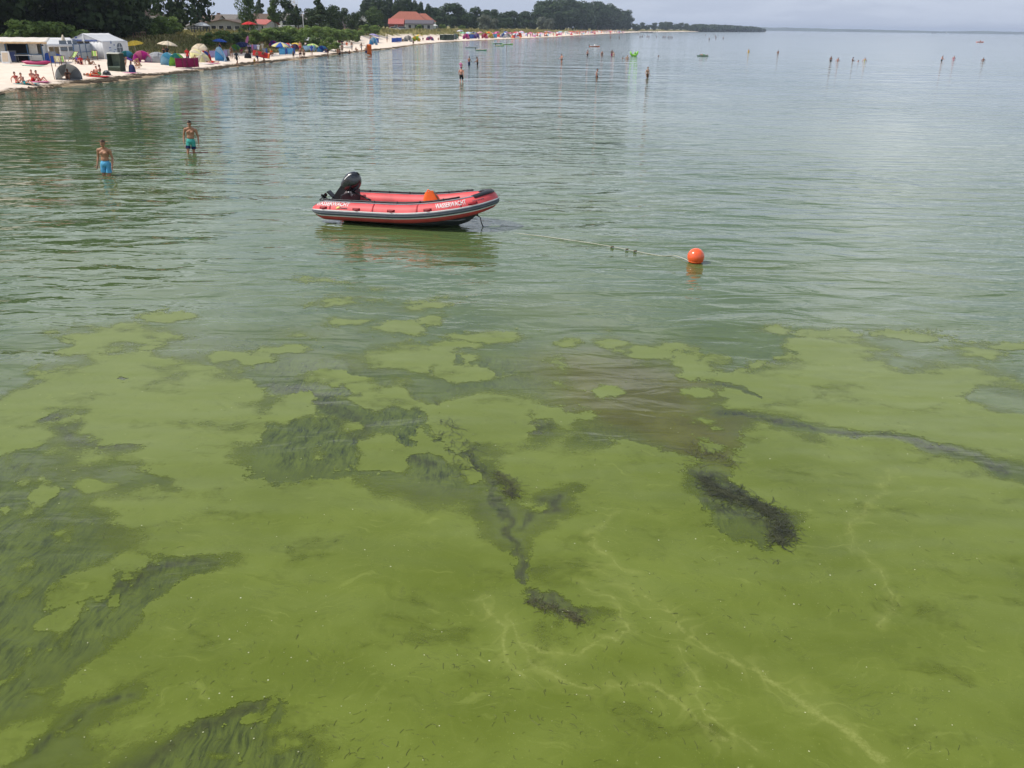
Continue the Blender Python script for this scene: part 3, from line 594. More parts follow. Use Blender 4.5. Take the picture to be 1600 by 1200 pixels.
def build_vest():
    p = boat_pt(.86, -.30, .24)
    R = thing('life_jacket', 'orange life jacket propped upright inside the red inflatable boat', 'life jacket', p, BYAW + .25, None, (math.radians(-6), math.radians(-16), 0))
    def body(u, v):
        a = 2 * math.pi * u; w = .31 * (1 - .66 * v ** 1.5) * (1 - .12 * math.sin(math.pi * v * 2)); d = .115 * (1 - .35 * v)
        return (math.cos(a) * w, math.sin(a) * d + .03 * math.cos(3 * a) * (1 - v), (.70 * v) + .03 * math.sin(math.pi * v) * math.cos(a * 2))
    MB().grid(body, 24, 12).add([body(k / 24, 1) for k in range(24)], [tuple(range(24))]).build('shell', ORANGE, R)
    MB().grid(lambda u, v: Vector(body(u, .36 + .11 * v)) * 1.0 + Vector((0, 0, 0)) + Vector((math.cos(2 * math.pi * u) * .008, math.sin(2 * math.pi * u) * .008, 0)), 24, 1).build('belt', BLACK_PL, R)
    MB().box((.1, -.125, .25), (.05, .02, .05)).build('buckle', BLACK_PL, R)
    MB().tube([(.14, -.06, .66), (.24, -.08, .3), (.27, -.08, .03)], .014, 6).build('strap', BLACK_PL, R)
    MB().tube([(.06, -.03, .68), (0, -.04, .75), (-.06, -.02, .69)], .02, 6).build('collar_loop', ORANGE, R)
build_vest()
def build_buoy():
    p = at(1087, 411, 0); r = 13.2 * mpp(p)
    R = thing('mooring_buoy', 'glossy orange ball buoy floating alone on the water', 'buoy', (p.x, p.y + .05, r * .72))
    MB().ball((0, 0, 0), r, 32, 20).build('float', mat('buoy orange', (.82, .115, .03), .22, .05, 5, .5, coat=.3), R)
    MB().tube([(r * .98 * math.cos(a), r * .98 * math.sin(a), -r * .52 + 0 * a) if 0 else (r * .862 * math.cos(a), r * .862 * math.sin(a), -r * .52) for a in np.linspace(0, 2 * math.pi, 33)], .008, 6, False).build('seam', ORANGE, R)
    MB().tube([(0, 0, -r * .95), (0, 0, -r * 1.2)], [.05, .035], 10).build('eye', ORANGE, R)
    a = Vector((p.x - r * .8, p.y, .05)); pts = [at(805, 364, .0), at(865, 371.5, .012), at(920, 379.5, .02), at(957, 385.5, .02), at(1000, 394, .012), at(1035, 400, .004), at(1055, 399.5, .02), a]
    pts = [boat_pt(2.16, -.03, -.06), at(780, 362, -.03)] + pts; pts[2].z = -.005
    cv = catmull([(q.x, q.y, q.z) for q in pts], 90)
    m = MB().tube(cv, .0085, 6)
    o = m.build('mooring_rope', ROPE, None); tag(o, 'thin pale rope on the water between inflatable boat and orange buoy', 'rope')
    k = MB()
    for px, py, s in ((955, 386, .42), (978, 390, .25), (991, 392.5, .42)): q = at(px, py, .02); k.ball(q, (.05 * s, .035, .025), 8, 6).ball(q + Vector((.04, .01, .01)), (.03, .025, .02), 8, 6)
    tag(k.build('knot', mat('weedy rope', (.14, .12, .07), .8, .3, 20), o), kind='stuff')
build_buoy()

# ------------------------------------------------------------------ people
def ico(sub=2):
    bm = bmesh.new(); bmesh.ops.create_icosphere(bm, subdivisions=sub, radius=1); v = [p.co.copy() for p in bm.verts]; f = [tuple(q.index for q in p.verts) for p in bm.faces]; bm.free(); return v, f
ICO_V, ICO_F = ico(2)
ICO1_V, _ = ico(1)
def eulerish(u, s):
    u = u.normalized(); f = u.cross(s).normalized(); s = f.cross(u).normalized(); return Matrix((s, f, u)).transposed()     # columns: side, front(back), up
POSES = {}
def pose(name, **k):
    base = dict(pel=(0, 0, .93), nk=(0, .01, 1.46), head=(0, -.03, 1.62), hipw=.09, shw=.198,
                kl=(-.10, -.02, .50), al=(-.11, .03, .09), kr=(.10, -.02, .50), ar=(.11, .03, .09), el=(-.25, .04, 1.14), wl=(-.26, -.05, .89), er=(.25, .04, 1.14), wr=(.26, -.05, .89), side=(1, 0, 0), hside=(1, 0, 0), fem=0)
    base.update(k); POSES[name] = base
pose('stand'); pose('woman', fem=1, el=(-.22, .05, 1.15), er=(.22, .05, 1.15), wl=(-.22, -.04, .90), wr=(.22, -.04, .90), shw=.165, hipw=.10)
pose('walk', kl=(-.09, -.20, .52), al=(-.09, -.12, .12), kr=(.09, .06, .50), ar=(.10, .28, .13), el=(-.25, .14, 1.16), wl=(-.25, .12, .90), er=(.25, -.04, 1.15), wr=(.23, -.22, .94))
pose('stroll', pel=(.0, 0, .93), nk=(-.01, .01, 1.46), head=(-.03, -.03, 1.615), kl=(-.11, -.10, .50), al=(-.12, -.06, .10), kr=(.10, .02, .50), ar=(.12, .14, .10), el=(-.26, .06, 1.15), wl=(-.25, -.03, .89), er=(.275, .05, 1.14), wr=(.30, -.05, .89), hside=(.97, -.25, 0))
pose('reach', el=(-.24, -.10, 1.20), wl=(-.17, -.30, 1.08), er=(.24, -.10, 1.20), wr=(.17, -.30, 1.08), head=(0, -.06, 1.60))
pose('hips', el=(-.36, .08, 1.18), wl=(-.17, -.02, 1.02), er=(.36, .08, 1.18), wr=(.17, -.02, 1.02))
pose('armsup', el=(-.30, 0, 1.66), wl=(-.22, -.02, 1.92), er=(.30, 0, 1.66), wr=(.22, -.02, 1.92))
pose('bend', pel=(0, .08, .90), nk=(0, -.38, 1.16), head=(0, -.52, 1.16), el=(-.22, -.40, .86), wl=(-.16, -.46, .60), er=(.22, -.40, .86), wr=(.16, -.46, .60))
pose('crouch', pel=(0, .12, .34), nk=(0, -.10, .80), head=(0, -.17, .95), kl=(-.17, -.30, .48), al=(-.14, -.10, .09), kr=(.17, -.30, .48), ar=(.14, -.10, .09), el=(-.24, -.24, .55), wl=(-.10, -.42, .42), er=(.24, -.24, .55), wr=(.10, -.42, .42))
pose('sit', pel=(0, .10, .12), nk=(0, .18, .64), head=(0, .14, .80), kl=(-.14, -.36, .46), al=(-.13, -.58, .07), kr=(.14, -.36, .46), ar=(.13, -.58, .07), el=(-.25, .10, .42), wl=(-.19, -.16, .42), er=(.25, .10, .42), wr=(.19, -.16, .42))
pose('sitback', pel=(0, .0, .12), nk=(0, .26, .58), head=(0, .24, .75), kl=(-.12, -.42, .20), al=(-.13, -.80, .07), kr=(.12, -.40, .36), ar=(.13, -.66, .07), el=(-.26, .40, .36), wl=(-.24, .46, .10), er=(.26, .40, .36), wr=(.24, .46, .10))
pose('lie', pel=(0, 0, .13), nk=(0, .53, .14), head=(0, .70, .14), kl=(-.10, -.42, .12), al=(-.11, -.82, .09), kr=(.10, -.42, .12), ar=(.11, -.82, .09), el=(-.30, .32, .08), wl=(-.32, .07, .06), er=(.30, .32, .08), wr=(.32, .07, .06))
pose('swim', pel=(0, .42, -.30), nk=(0, .03, .02), head=(0, -.07, .15), kl=(-.12, .72, -.55), al=(-.12, 1.05, -.62), kr=(.12, .70, -.60), ar=(.12, 1.02, -.75), el=(-.36, -.05, -.12), wl=(-.34, -.30, -.05), er=(.36, -.05, -.12), wr=(.34, -.30, -.05))
BODY = {}
def make_body(pname, hero=False):
    key = (pname, hero)
    if key in BODY: return BODY[key]
    q = {k: (Vector(v) if isinstance(v, tuple) else v) for k, v in POSES[pname].items()}
    fem = q['fem']; pel, nk, hd = q['pel'], q['nk'], q['head']; up = (nk - pel); Lt = up.length; M = eulerish(up, q['side']); S = M.col[0].copy(); B = M.col[1].copy(); U = M.col[2].copy()
    m = MB(); bones = []
    def ell(c, r, Mx):
        m.add([c + Mx @ Vector((p.x * r[0], p.y * r[1], p.z * r[2])) for p in ICO_V], ICO_F)
    def cap(a, ra, b, rb):
        bm = bmesh.new()
        for p in ICO1_V: bm.verts.new(a + p * ra); bm.verts.new(b + p * rb)
        bmesh.ops.convex_hull(bm, input=bm.verts[:]); bm.verts.index_update(); used = [v for v in bm.verts if v.link_faces]; idx = {v.index: i for i, v in enumerate(used)}
        m.add([v.co.copy() for v in used], [tuple(idx[v.index] for v in f.verts) for f in bm.faces]); bm.free()
    def bone(n, a, b, r): bones.append((n, a, b, r))
    f = lambda t: pel + up * t
    wz = .128 if fem else .138
    ell(f(.02), (.165 + .012 * fem, .115, .125), M); ell(f(.32), (wz, .098, .16), M); ell(f(.64) + B * .01, (.160 - .012 * fem, .112, .175), M)
    for sx in (-1, 1): ell(f(.70) + S * (.075 * sx) - B * (.075 + .018 * fem), (.072, .045 + .02 * fem, .060), M); ell(f(-.03) + S * (.08 * sx) + B * .055, (.085, .085, .09), M)
    sh = {sx: nk - U * .07 + S * (q['shw'] * sx) for sx in (-1, 1)}; hp = {sx: pel + S * (q['hipw'] * sx) - U * .03 for sx in (-1, 1)}
    cap(sh[-1], .058, sh[1], .058)
    for sx in (-1, 1): cap(nk + U * .015, .05, sh[sx] * .75 + nk * .25, .05)
    cap(nk - U * .02, .058, hd - (hd - nk) * .3, .053)
    bone('chest', f(.45), nk, .11); bone('belly', f(.12), f(.45), .11); bone('pelvis', f(-.1), f(.08), .14); bone('neck', nk, hd - (hd - nk) * .35, .05)
    hu = (hd - nk); hu = (hu.normalized() + Vector((0, 0, 1)) * (.0 if pname == 'lie' else .8)).normalized() if pname != 'lie' else hu.normalized()
    Mh = eulerish(hu, q['hside']); hb = Mh.col[1].copy()
    ell(hd + hu * .02, (.073, .092, .105), Mh); ell(hd - hu * .055 - hb * .022, (.054, .066, .062), Mh); ell(hd - hu * .012 - hb * .098, (.013, .018, .022), Mh)
    for sx in (-1, 1): ell(hd + Mh.col[0] * (.074 * sx) - hu * .005, (.012, .022, .03), Mh)
    ell(hd - hu * .052 - hb * .082, (.026, .014, .012), Mh); ell(hd + hu * .022 - hb * .082, (.05, .016, .010), Mh)
    bone('head', hd - hu * .05, hd + hu * .05, .09)
    for sx, k, a in ((-1, q['kl'], q['al']), (1, q['kr'], q['ar'])):
        cap(hp[sx], .088 + .006 * fem, hp[sx].lerp(k, .5), .074); cap(hp[sx].lerp(k, .5), .074, k, .052); cap(k, .052, k.lerp(a, .3) + B * .01, .055); cap(k.lerp(a, .3) + B * .01, .055, a, .036)
        d = (a - k).normalized(); toe = a + Vector((0, -.17, -.05)) if pname not in ('lie', 'swim') else a + Vector((0, -.06, .14)) if pname == 'lie' else a + d * .15
        cap(a + (a - toe).normalized() * .045 - Vector((0, 0, .03)), .035, a.lerp(toe, .6), .038); cap(a.lerp(toe, .6), .038, toe, .024)
        bone('thigh', hp[sx], k, .07); bone('shin', k, a, .045); bone('foot', a, toe, .035)
    for sx, e, w in ((-1, q['el'], q['wl']), (1, q['er'], q['wr'])):
        th = .9 if fem else 1.
        cap(sh[sx], .062 * th, sh[sx].lerp(e, .4), .052 * th); cap(sh[sx].lerp(e, .4), .052 * th, e, .040 * th); cap(e, .042 * th, e.lerp(w, .3), .043 * th); cap(e.lerp(w, .3), .043 * th, w, .029 * th)
        d = (w - e).normalized(); pn = (Vector((0, -1, 0)) - d * d.dot(Vector((0, -1, 0)))).normalized() if abs(d.y) < .9 else Vector((0, 0, 1)); sd = pn.cross(d).normalized() * -1
        Mp = Matrix((sd, pn, d)).transposed(); pc = w + d * .055
        ell(pc, (.016, .040, .052), Mp)                                            # palm, edge-on to the viewer, thumb forward
        for j, (o_, ln) in enumerate(((.030, .068), (.011, .078), (-.009, .072), (-.027, .056))):
            b0 = w + d * .090 + pn * o_; b1 = b0 + d * ln * .55 - sd * (.010 * sx); b2 = b1 + d * ln * .38 - sd * (.022 * sx); cap(b0, .0095, b1, .009); cap(b1, .009, b2, .0075)
        t0 = w + d * .035 + pn * .032; t1 = t0 + d * .035 + pn * .026 - sd * .004 * sx; t2 = t1 + d * .032 + pn * .006; cap(t0, .013, t1, .011); cap(t1, .011, t2, .008)
        bone('arm', sh[sx], e, .05); bone('fore', e, w, .035); bone('hand', w, w + d * .16, .03)
    me = m.mesh('body'); o = bpy.data.objects.new('tmp', me); COL.objects.link(o)
    md = o.modifiers.new('r', 'REMESH'); md.mode = 'VOXEL'; md.voxel_size = .0075 if hero else .017; md.use_smooth_shade = True
    sm = o.modifiers.new('s', 'SMOOTH'); sm.factor = .5; sm.iterations = 3 if hero else 1
    body = bpy.data.meshes.new_from_object(o.evaluated_get(bpy.context.evaluated_depsgraph_get())); bpy.data.objects.remove(o); body.name = 'body_' + pname
    n = len(body.vertices); P = np.empty(n * 3, np.float32); body.vertices.foreach_get('co', P); P = P.reshape(-1, 3); NR = np.empty(n * 3, np.float32); body.vertices.foreach_get('normal', NR); NR = NR.reshape(-1, 3)
    best = np.full(n, 1e9); bi = np.zeros(n, int); bt = np.zeros(n)
    for i, (nm, a, b, r) in enumerate(bones):
        a = np.array(a); d = np.array(b) - a; t = np.clip(((P - a) @ d) / (d @ d), 0, 1); dist = np.linalg.norm(P - a - t[:, None] * d, axis=1) - r
        k = dist < best; best[k] = dist[k]; bi[k] = i; bt[k] = t[k]
    names = np.array([b[0] for b in bones])[bi]; hl = (P - np.array(hd)) @ np.array(Mh)                                    # head-local
    Q = [tuple(p.vertices) for p in body.polygons]
    def garment(nm, mask, off):
        ids = np.nonzero(mask)[0]; mp = -np.ones(n, int); mp[ids] = np.arange(len(ids)); fs = [tuple(int(mp[i]) for i in f_) for f_ in Q if all(mask[i] for i in f_)]
        if not fs: return None
        off = off[ids][:, None] if hasattr(off, 'shape') else off
        mm = bpy.data.meshes.new(nm + '_' + pname); mm.from_pydata((P[ids] + NR[ids] * off).tolist(), [], fs); mm.polygons.foreach_set('use_smooth', [True] * len(fs)); mm.update(); return mm
    th = names == 'thigh'; pe = names == 'pelvis'; be = names == 'belly'; ch = names == 'chest'; ar = names == 'arm'
    g_ = dict(swim_shorts=garment('swim_shorts', pe | (th & (bt < .60)) | (be & (bt < .12)), np.where(th, .012 + .02 * bt, .012)), shorts_hem=garment('shorts_hem', th & (bt < .62) & (bt > .33), np.where(th, .017 + .022 * bt, .01)),
              swim_briefs=garment('swim_briefs', pe | (th & (bt < .16)), .010), bikini_top=garment('bikini_top', ch & (bt > .28) & (bt < .62), .012), swimsuit=garment('swimsuit', pe | be | (ch & (bt < .72)) | (th & (bt < .12)), .011),
              shirt=garment('shirt', be | ch | (ar & (bt < .55)) | (pe), .018), hair=garment('hair', (names == 'head') & ((hl[:, 2] > .058) | ((hl[:, 1] > .015) & (hl[:, 2] > -.04))), .014),
              long_hair=garment('long_hair', ((names == 'head') & ((hl[:, 2] > .055) | (hl[:, 1] > .0))) | ((names == 'neck') & (hl[:, 1] > .0)), .02))
    if hero:
        mo = MB(); ey = []
        for sx in (-1, 1): e = MB(); ey.append(e); e.ball(hd + Mh.col[0] * (.032 * sx) + hu * .002 - hb * .086, (.014, .008, .008), 8, 6)
        mo.ball(hd - hu * .054 - hb * .094, (.022, .006, .007), 10, 6); g_['eye'] = [e.mesh('eye') for e in ey]; g_['mouth'] = mo.mesh('mouth')
    BODY[key] = (body, g_); return BODY[key]
def set_mat(o, m):
    if not o.data.materials: o.data.materials.append(m)
    o.material_slots[0].link = 'OBJECT'; o.material_slots[0].material = m; return o
def person(pname, p, face, h, label, wear=(), skin=1, hair='dark', long_hair=False, group=None, sink=0., hero=False, lean=None, cat='person'):
    """face: degrees the person looks to, 0 = at the camera, positive turns to their left (our right)"""
    body, g_ = make_body(pname, hero); s = h / 1.75
    o = link('person', body); set_mat(o, SKIN[skin]); o.location = (p[0], p[1], p[2] - sink); o.rotation_euler = (lean[0] if lean else 0, lean[1] if lean else 0, math.radians(face)); o.scale = (s, s, s)
    tag(o, label, cat, group)
    for nm, c in wear:
        if g_.get(nm): set_mat(link(nm, g_[nm], o), cloth(c))
    if hair: set_mat(link('hair', g_['long_hair' if long_hair else 'hair'], o), HAIR[hair])
    if hero: [set_mat(link('eye', q, o), HAIR['dark']) for q in g_['eye']]; set_mat(link('mouth', g_['mouth'], o), mat('lips', (.25, .08, .07), .5))
    return o
p = at(166, 274, 0); person('stand', p, -4, 1.78, 'boy in plain blue swim shorts wading above the knee in front of the tents', [('swim_shorts', 'sky blue'), ('shorts_hem', 'sky blue')], 1, 'brown', hero=True, sink=.56, lean=(0, math.radians(2.5)))
p = at(297, 239, 0); person('stroll', p, 14, 1.80, 'boy in turquoise shorts with dark hems walking through shallow water', [('swim_shorts', 'turquoise'), ('shorts_hem', 'navy')], 1, 'dark', hero=True, sink=.50, lean=(0, math.radians(5)))
p = at(721, 128, 0); man = person('walk', p, 172, 1.82, 'man in black trunks wading away with a child riding on his shoulders', [('swim_shorts', 'black')], 3, 'dark', sink=.42)
person('sit', (p.x - .02, p.y - .04, 1.30), 172, 1.05, 'small child in a white sun hat riding on the shoulders of the wading man', [('shirt', 'pink'), ('hair', 'white')], 0, None)

# ------------------------------------------------------------------ beach gear
rng = random.Random(11)
def rot2(x, y, a): return x * math.cos(a) - y * math.sin(a), x * math.sin(a) + y * math.cos(a)
def popup_tent(px, py, w, h, c1, c2, label, face=0., d=None, cat='beach tent', group=None):
    """shell tent: a dome of cloth gores over a bowed front hoop, open to the side it faces (0 = the camera)"""
    p = at(px, py); d = d or w * .75; R = thing('beach_tent', label, cat, p, math.radians(face), group)
    def sh(u, v):
        a = math.pi * u; k = math.sin(math.pi / 2 * (1 - v) ** .75)
        return (-math.cos(a) * w / 2 * (k ** .6), -d * .35 + d * (1 - k ** 1.2), math.sin(a) ** .8 * h * (k ** .7) if 0 < u < 1 else 0)
    n = 4
    for i in range(n):
        MB().grid(lambda u, v: sh((i + u) / n, v * .98), 4, 7, True, .012).build('canopy_panel', cloth(c1 if i % 2 == 0 else c2), R)
    MB().tube([sh(t, 0) for t in np.linspace(0, 1, 17)], .018, 6).build('hoop', cloth(c2), R)
    MB().box((0, 0, .012), (w * .95, d * .8, .024)).build('groundsheet', cloth(c2), R)
    return R
def dome_tent(px, py, w, h, c1, c2, label, face=0.):
    p = at(px, py); R = thing('dome_tent', label, 'tent', p, math.radians(face))
    def sh(u, v):
        a = math.pi * u; b = math.pi * v
        return (-math.cos(a) * w / 2 * (1 - .15 * math.sin(b)), -math.cos(b) * w * .36 * (.35 + .65 * math.sin(a)), h * math.sin(a) ** .75 * math.sin(b) ** .6)
    for i in range(4): MB().grid(lambda u, v: sh(u, (i + v) / 4), 14, 4, True, .01).build('canopy_panel', cloth(c1 if i in (0, 1) else c2), R)
    MB().tube([Vector(sh(t, .25)) + Vector((0, -.012, .012)) for t in np.linspace(.02, .98, 15)], .015, 6).build('hoop', cloth(c2), R)
    MB().grid(lambda u, v: Vector(sh(.42 + .16 * u, .10 + .3 * v)) + Vector((0, -.015, .006)), 5, 5, True, .006).build('door_flap', cloth(c2), R)
    return R
def parasol(px, py, R_, hgt, c1, c2, label, tilt=(0, 0), closed=False, group=None, base=None):
    p = base or at(px, py); R = thing('parasol', label, 'parasol', p, rng.uniform(0, 1), group, (math.radians(tilt[0]), math.radians(tilt[1])))
    MB().tube([(0, 0, -.1), (0, 0, hgt + .1)], .02, 7).build('pole', METAL if not closed else TIMBER, R)
    n = 8
    for i in range(n):
        def gore(u, v):
            a = 2 * math.pi * (i + u) / n
            if closed: r = .05 + .13 * math.sin(math.pi * v ** .7) * (1 + .25 * math.cos(2 * math.pi * u)); return (r * math.cos(a), r * math.sin(a), hgt - v * R_ * 1.1)
            r = R_ * v * (1 - .05 * v * math.sin(math.pi * u)); return (r * math.cos(a), r * math.sin(a), hgt - R_ * .36 * v ** 1.7 + .02 * v * math.sin(math.pi * u))
        MB().grid(gore, 3, 5, True, .008).build('canopy_panel', cloth(c1 if i % 2 == 0 else c2), R)
    if not closed:
        for i in range(n):
            a = 2 * math.pi * i / n; MB().tube([(0, 0, hgt - .45), (R_ * .55 * math.cos(a), R_ * .55 * math.sin(a), hgt - .15)], .008, 4).build('rib', METAL, R)
    return R
def windbreak(px0, py0, px1, py1, h, c1, c2, label, n=4, group=None):
    a, b = at(px0, py0), at(px1, py1); c = (a + b) / 2; c.z = float(ground(c.x, c.y)); d = b - a; L = math.hypot(d.x, d.y)
    R = thing('windbreak', label, 'windbreak', c, math.atan2(d.y, d.x), group); P = [((i / n - .5) * L, .10 * L / n * (-1) ** i, (a.z + d.z * i / n) - c.z) for i in range(n + 1)]
    for i in range(n):
        q0, q1 = Vector(P[i]), Vector(P[i + 1])
        MB().grid(lambda u, v: q0.lerp(q1, u) + Vector((0, .05 * math.sin(math.pi * u), .06 + h * v - .05 * v * math.sin(math.pi * u))), 5, 3, True, .01).build('cloth_panel', cloth(c1 if i % 2 == 0 else c2), R)
    for q in P: MB().tube([(q[0], q[1] - .02, q[2] - .15), (q[0], q[1] - .02, q[2] + h + .14)], .018, 6).build('stake', TIMBER, R)
    return R
def towel(px, py, l, w, c, label, rz=0., group=None):
    p = at(px, py); o = MB().grid(lambda u, v: ((u - .5) * l, (v - .5) * w, .03 + .015 * math.sin(u * 9 + px) * math.sin(v * 7)), 8, 6, True, .02).build('towel', cloth(c)); o.location = p; o.rotation_euler = (0, 0, rz)
    return tag(o, label, 'towel', group)
def bag(px, py, s, c, label, cat='bag', group=None):
    p = at(px, py); R = thing('beach_bag', label, cat, p, rng.uniform(-1, 1), group)
    def sh(u, v): a = 2 * math.pi * u; k = (1 - .35 * v ** 2) * (1 if v < .93 else .7); return (math.cos(a) * s * .6 * k * (1 + .1 * math.sin(3 * a + px)), math.sin(a) * s * .35 * k, v * s * .8)
    MB().grid(sh, 14, 6).add([sh(k / 14, 1) for k in range(14)], [tuple(range(14))]).build('sack', cloth(c), R)
    MB().tube([(-.2 * s, 0, .75 * s), (-.15 * s, 0, 1.02 * s), (.15 * s, 0, 1.02 * s), (.2 * s, 0, .75 * s)], .03 * s, 6).build('handle', cloth(c), R); return R
def deck_chair(px, py, c1, c2, label, face=0., group=None):
    p = at(px, py); R = thing('deck_chair', label, 'deck chair', p, math.radians(face), group)
    for x in (-.3, .3):
        MB().tube([(x, -.55, .03), (x, .50, 1.0)], .025, 6).build('side_rail', TIMBER, R); MB().tube([(x * .92, .45, .03), (x * .92, -.45, .48)], .025, 6).build('side_rail', TIMBER, R)
    MB().tube([(-.3, .5, 1.0), (.3, .5, 1.0)], .025, 6).build('crossbar', TIMBER, R); MB().tube([(-.3, -.45, .46), (.3, -.45, .46)], .025, 6).build('crossbar', TIMBER, R)
    for i in range(4): MB().grid(lambda u, v: (-.26 + .13 * (i + u), -.45 + .95 * v, .46 + .54 * v - .25 * math.sin(math.pi * v)), 1, 8, True, .008).build('sling_stripe', cloth(c1 if i % 2 == 0 else c2), R)
    return R
def board(px, py, l, w, c, label, rz=0., tilt=None, cat='board', name='paddle_board', z=.06):
    p = at(px, py)
    m = MB(); n = 20; prof = lambda u: w / 2 * max(0.02, math.sin(math.pi * min(max(u, .0), 1)) ** .45)
    def sh(u, v): a = 2 * math.pi * v; return ((u - .5) * l, math.cos(a) * prof(u), math.sin(a) * .05 * min(1, 4 * u + .1, 4 * (1 - u) + .1) + .10 * (abs(u - .5) * 2) ** 4)
    m.grid(sh, n, 10); o = thing(name, label, cat, (p.x, p.y, p.z + z), rz, None, tilt); m.build('deck', cloth(c), o)
    for y in (-.0,): MB().prism([(-l * .42, 0), (-l * .36, 0), (-l * .43, -.14)], 'y', -.01, .01).build('fin', BLACK_PL, o)
    return o
def small_boat(px, py, l, c1, c2, label, rz=0., on_water=True, motor=False, mast=0., cabin=False, canopy=None):
    p = at(px, py, 0 if on_water else None); R = thing('small_boat', label, 'boat', p, rz)
    st = [(-.5, .36, .30), (-.25, .42, .30), (.1, .42, .32), (.32, .28, .38), (.46, .10, .45), (.5, .01, .48)]; b = .42
    V = [];
    for x, w, z in st: V += [(x * l, -w * b * l, z * .13 * l / .5), (x * l, -w * b * l * .7, .0), (x * l, 0, -.04 * l), (x * l, w * b * l * .7, .0), (x * l, w * b * l, z * .13 * l / .5)]
    k = len(st); MB().add(V, [(i * 5 + j, i * 5 + j + 1, i * 5 + j + 6, i * 5 + j + 5) for i in range(k - 1) for j in range(4)] + [(0, 4, 3, 2, 1)]).build('hull', paint(c1), R)
    zt = .13 * l / .5
    MB().tube([(x * l, -w * b * l, z * zt) for x, w, z in st] + [(x * l, w * b * l, z * zt) for x, w, z in st[::-1]], .035, 6).build('gunwale', paint(c2), R)
    MB().prism([(-.46 * l, -.33 * b * l), (.1 * l, -.36 * b * l), (.42 * l, -.1 * b * l), (.42 * l, .1 * b * l), (.1 * l, .36 * b * l), (-.46 * l, .33 * b * l)], 'z', .10, .16).build('deck', paint(c2), R)
    for x in (-.22, .08): MB().box((x * l, 0, .26 * zt), (.07 * l, .62 * b * l, .03)).build('bench', paint(c2), R)
    if motor: MB().box((-.53 * l, 0, .42), (.16, .18, .40)).box((-.53 * l, 0, .0), (.08, .08, .5)).build('motor', BLACK_PL, R)
    if mast: MB().tube([(.08 * l, 0, .1), (.08 * l, 0, mast)], .03, 6).build('mast', METAL, R)
    if cabin:
        MB().prism([(-.05 * l, .25 * zt), (-.02 * l, .25 * zt + .55), (.16 * l, .25 * zt + .5), (.36 * l, .30 * zt + .08)], 'y', -.26 * b * l, .26 * b * l).build('cabin', paint('white'), R)
        MB().prism([(.175 * l, .25 * zt + .44), (.185 * l, .25 * zt + .47), (.33 * l, .30 * zt + .16), (.32 * l, .30 * zt + .12)], 'y', -.24 * b * l, .24 * b * l).build('windscreen', mat('dark glass', (.02, .025, .03), .1, .05, 4, .6), R)
    return R
def hooded_chair(px, py, label, face=0., c='dark green', s=1., group=None):
    p = at(px, py); R = thing('hooded_beach_chair', label, 'beach chair', p, math.radians(face), group, scale=s)
    wick = mat('wicker dark', (.035, .05, .03), .8, .3, 30); lin = mat('chair lining', (.12, .16, .12), .8, .2, 6)
    for x in (-.66, .66): MB().prism([(-.42, 0), (.42, 0), (.46, .8), (.38, 1.62), (-.28, 1.62), (-.30, 1.0), (-.42, .72)], 'x', x - .03, x + .03).build('side_wall', wick, R)
    MB().prism([(.40, .05), (.44, .05), (.50, .8), (.42, 1.62), (.38, 1.62), (.45, .8)], 'x', -.63, .63).build('backrest', lin, R)
    MB().grid(lambda u, v: (-.69 + 1.38 * u, -.34 + .80 * v, 1.62 + .10 * math.sin(math.pi * v)), 6, 6, True, .04).build('hood', mat('hood cloth', (.42, .42, .36), .8, .1, 5), R)
    MB().box((0, -.02, .40), (1.25, .78, .12)).build('seat', lin, R); MB().box((0, -.44, .2), (1.25, .04, .30)).build('drawer_front', wick, R); return R
def fold_table(px, py, w, label, c='white', h=.74):
    p = at(px, py); R = thing('folding_table', label, 'table', p, rng.uniform(-.2, .2)); MB().box((0, 0, h), (w, .7, .04)).build('table_top', paint(c), R)
    for x in (-1, 1):
        for y in (-1, 1): MB().tube([(x * w * .43, y * .28, 0), (x * w * .43, y * .28, h - .02)], .02, 6).build('leg', METAL, R)
    return R
def a_board(px, py, label, c1, c2, h=1.15):
    p = at(px, py); R = thing('sandwich_board', label, 'sign', p, .25)
    for s_ in (-1, 1):
        MB().prism([(s_ * .38, 0), (s_ * .42, 0), (s_ * .08, h), (s_ * .04, h)], 'x', -.36, .36).build('panel', paint(c1), R)
    MB().prism([(-.375, .18), (-.365 - .02, .18), (-.365 - .02 + .26, h - .12), (-.375 + .275, h - .12)], 'x', -.28, .28).build('poster', paint(c2), R)
    return R

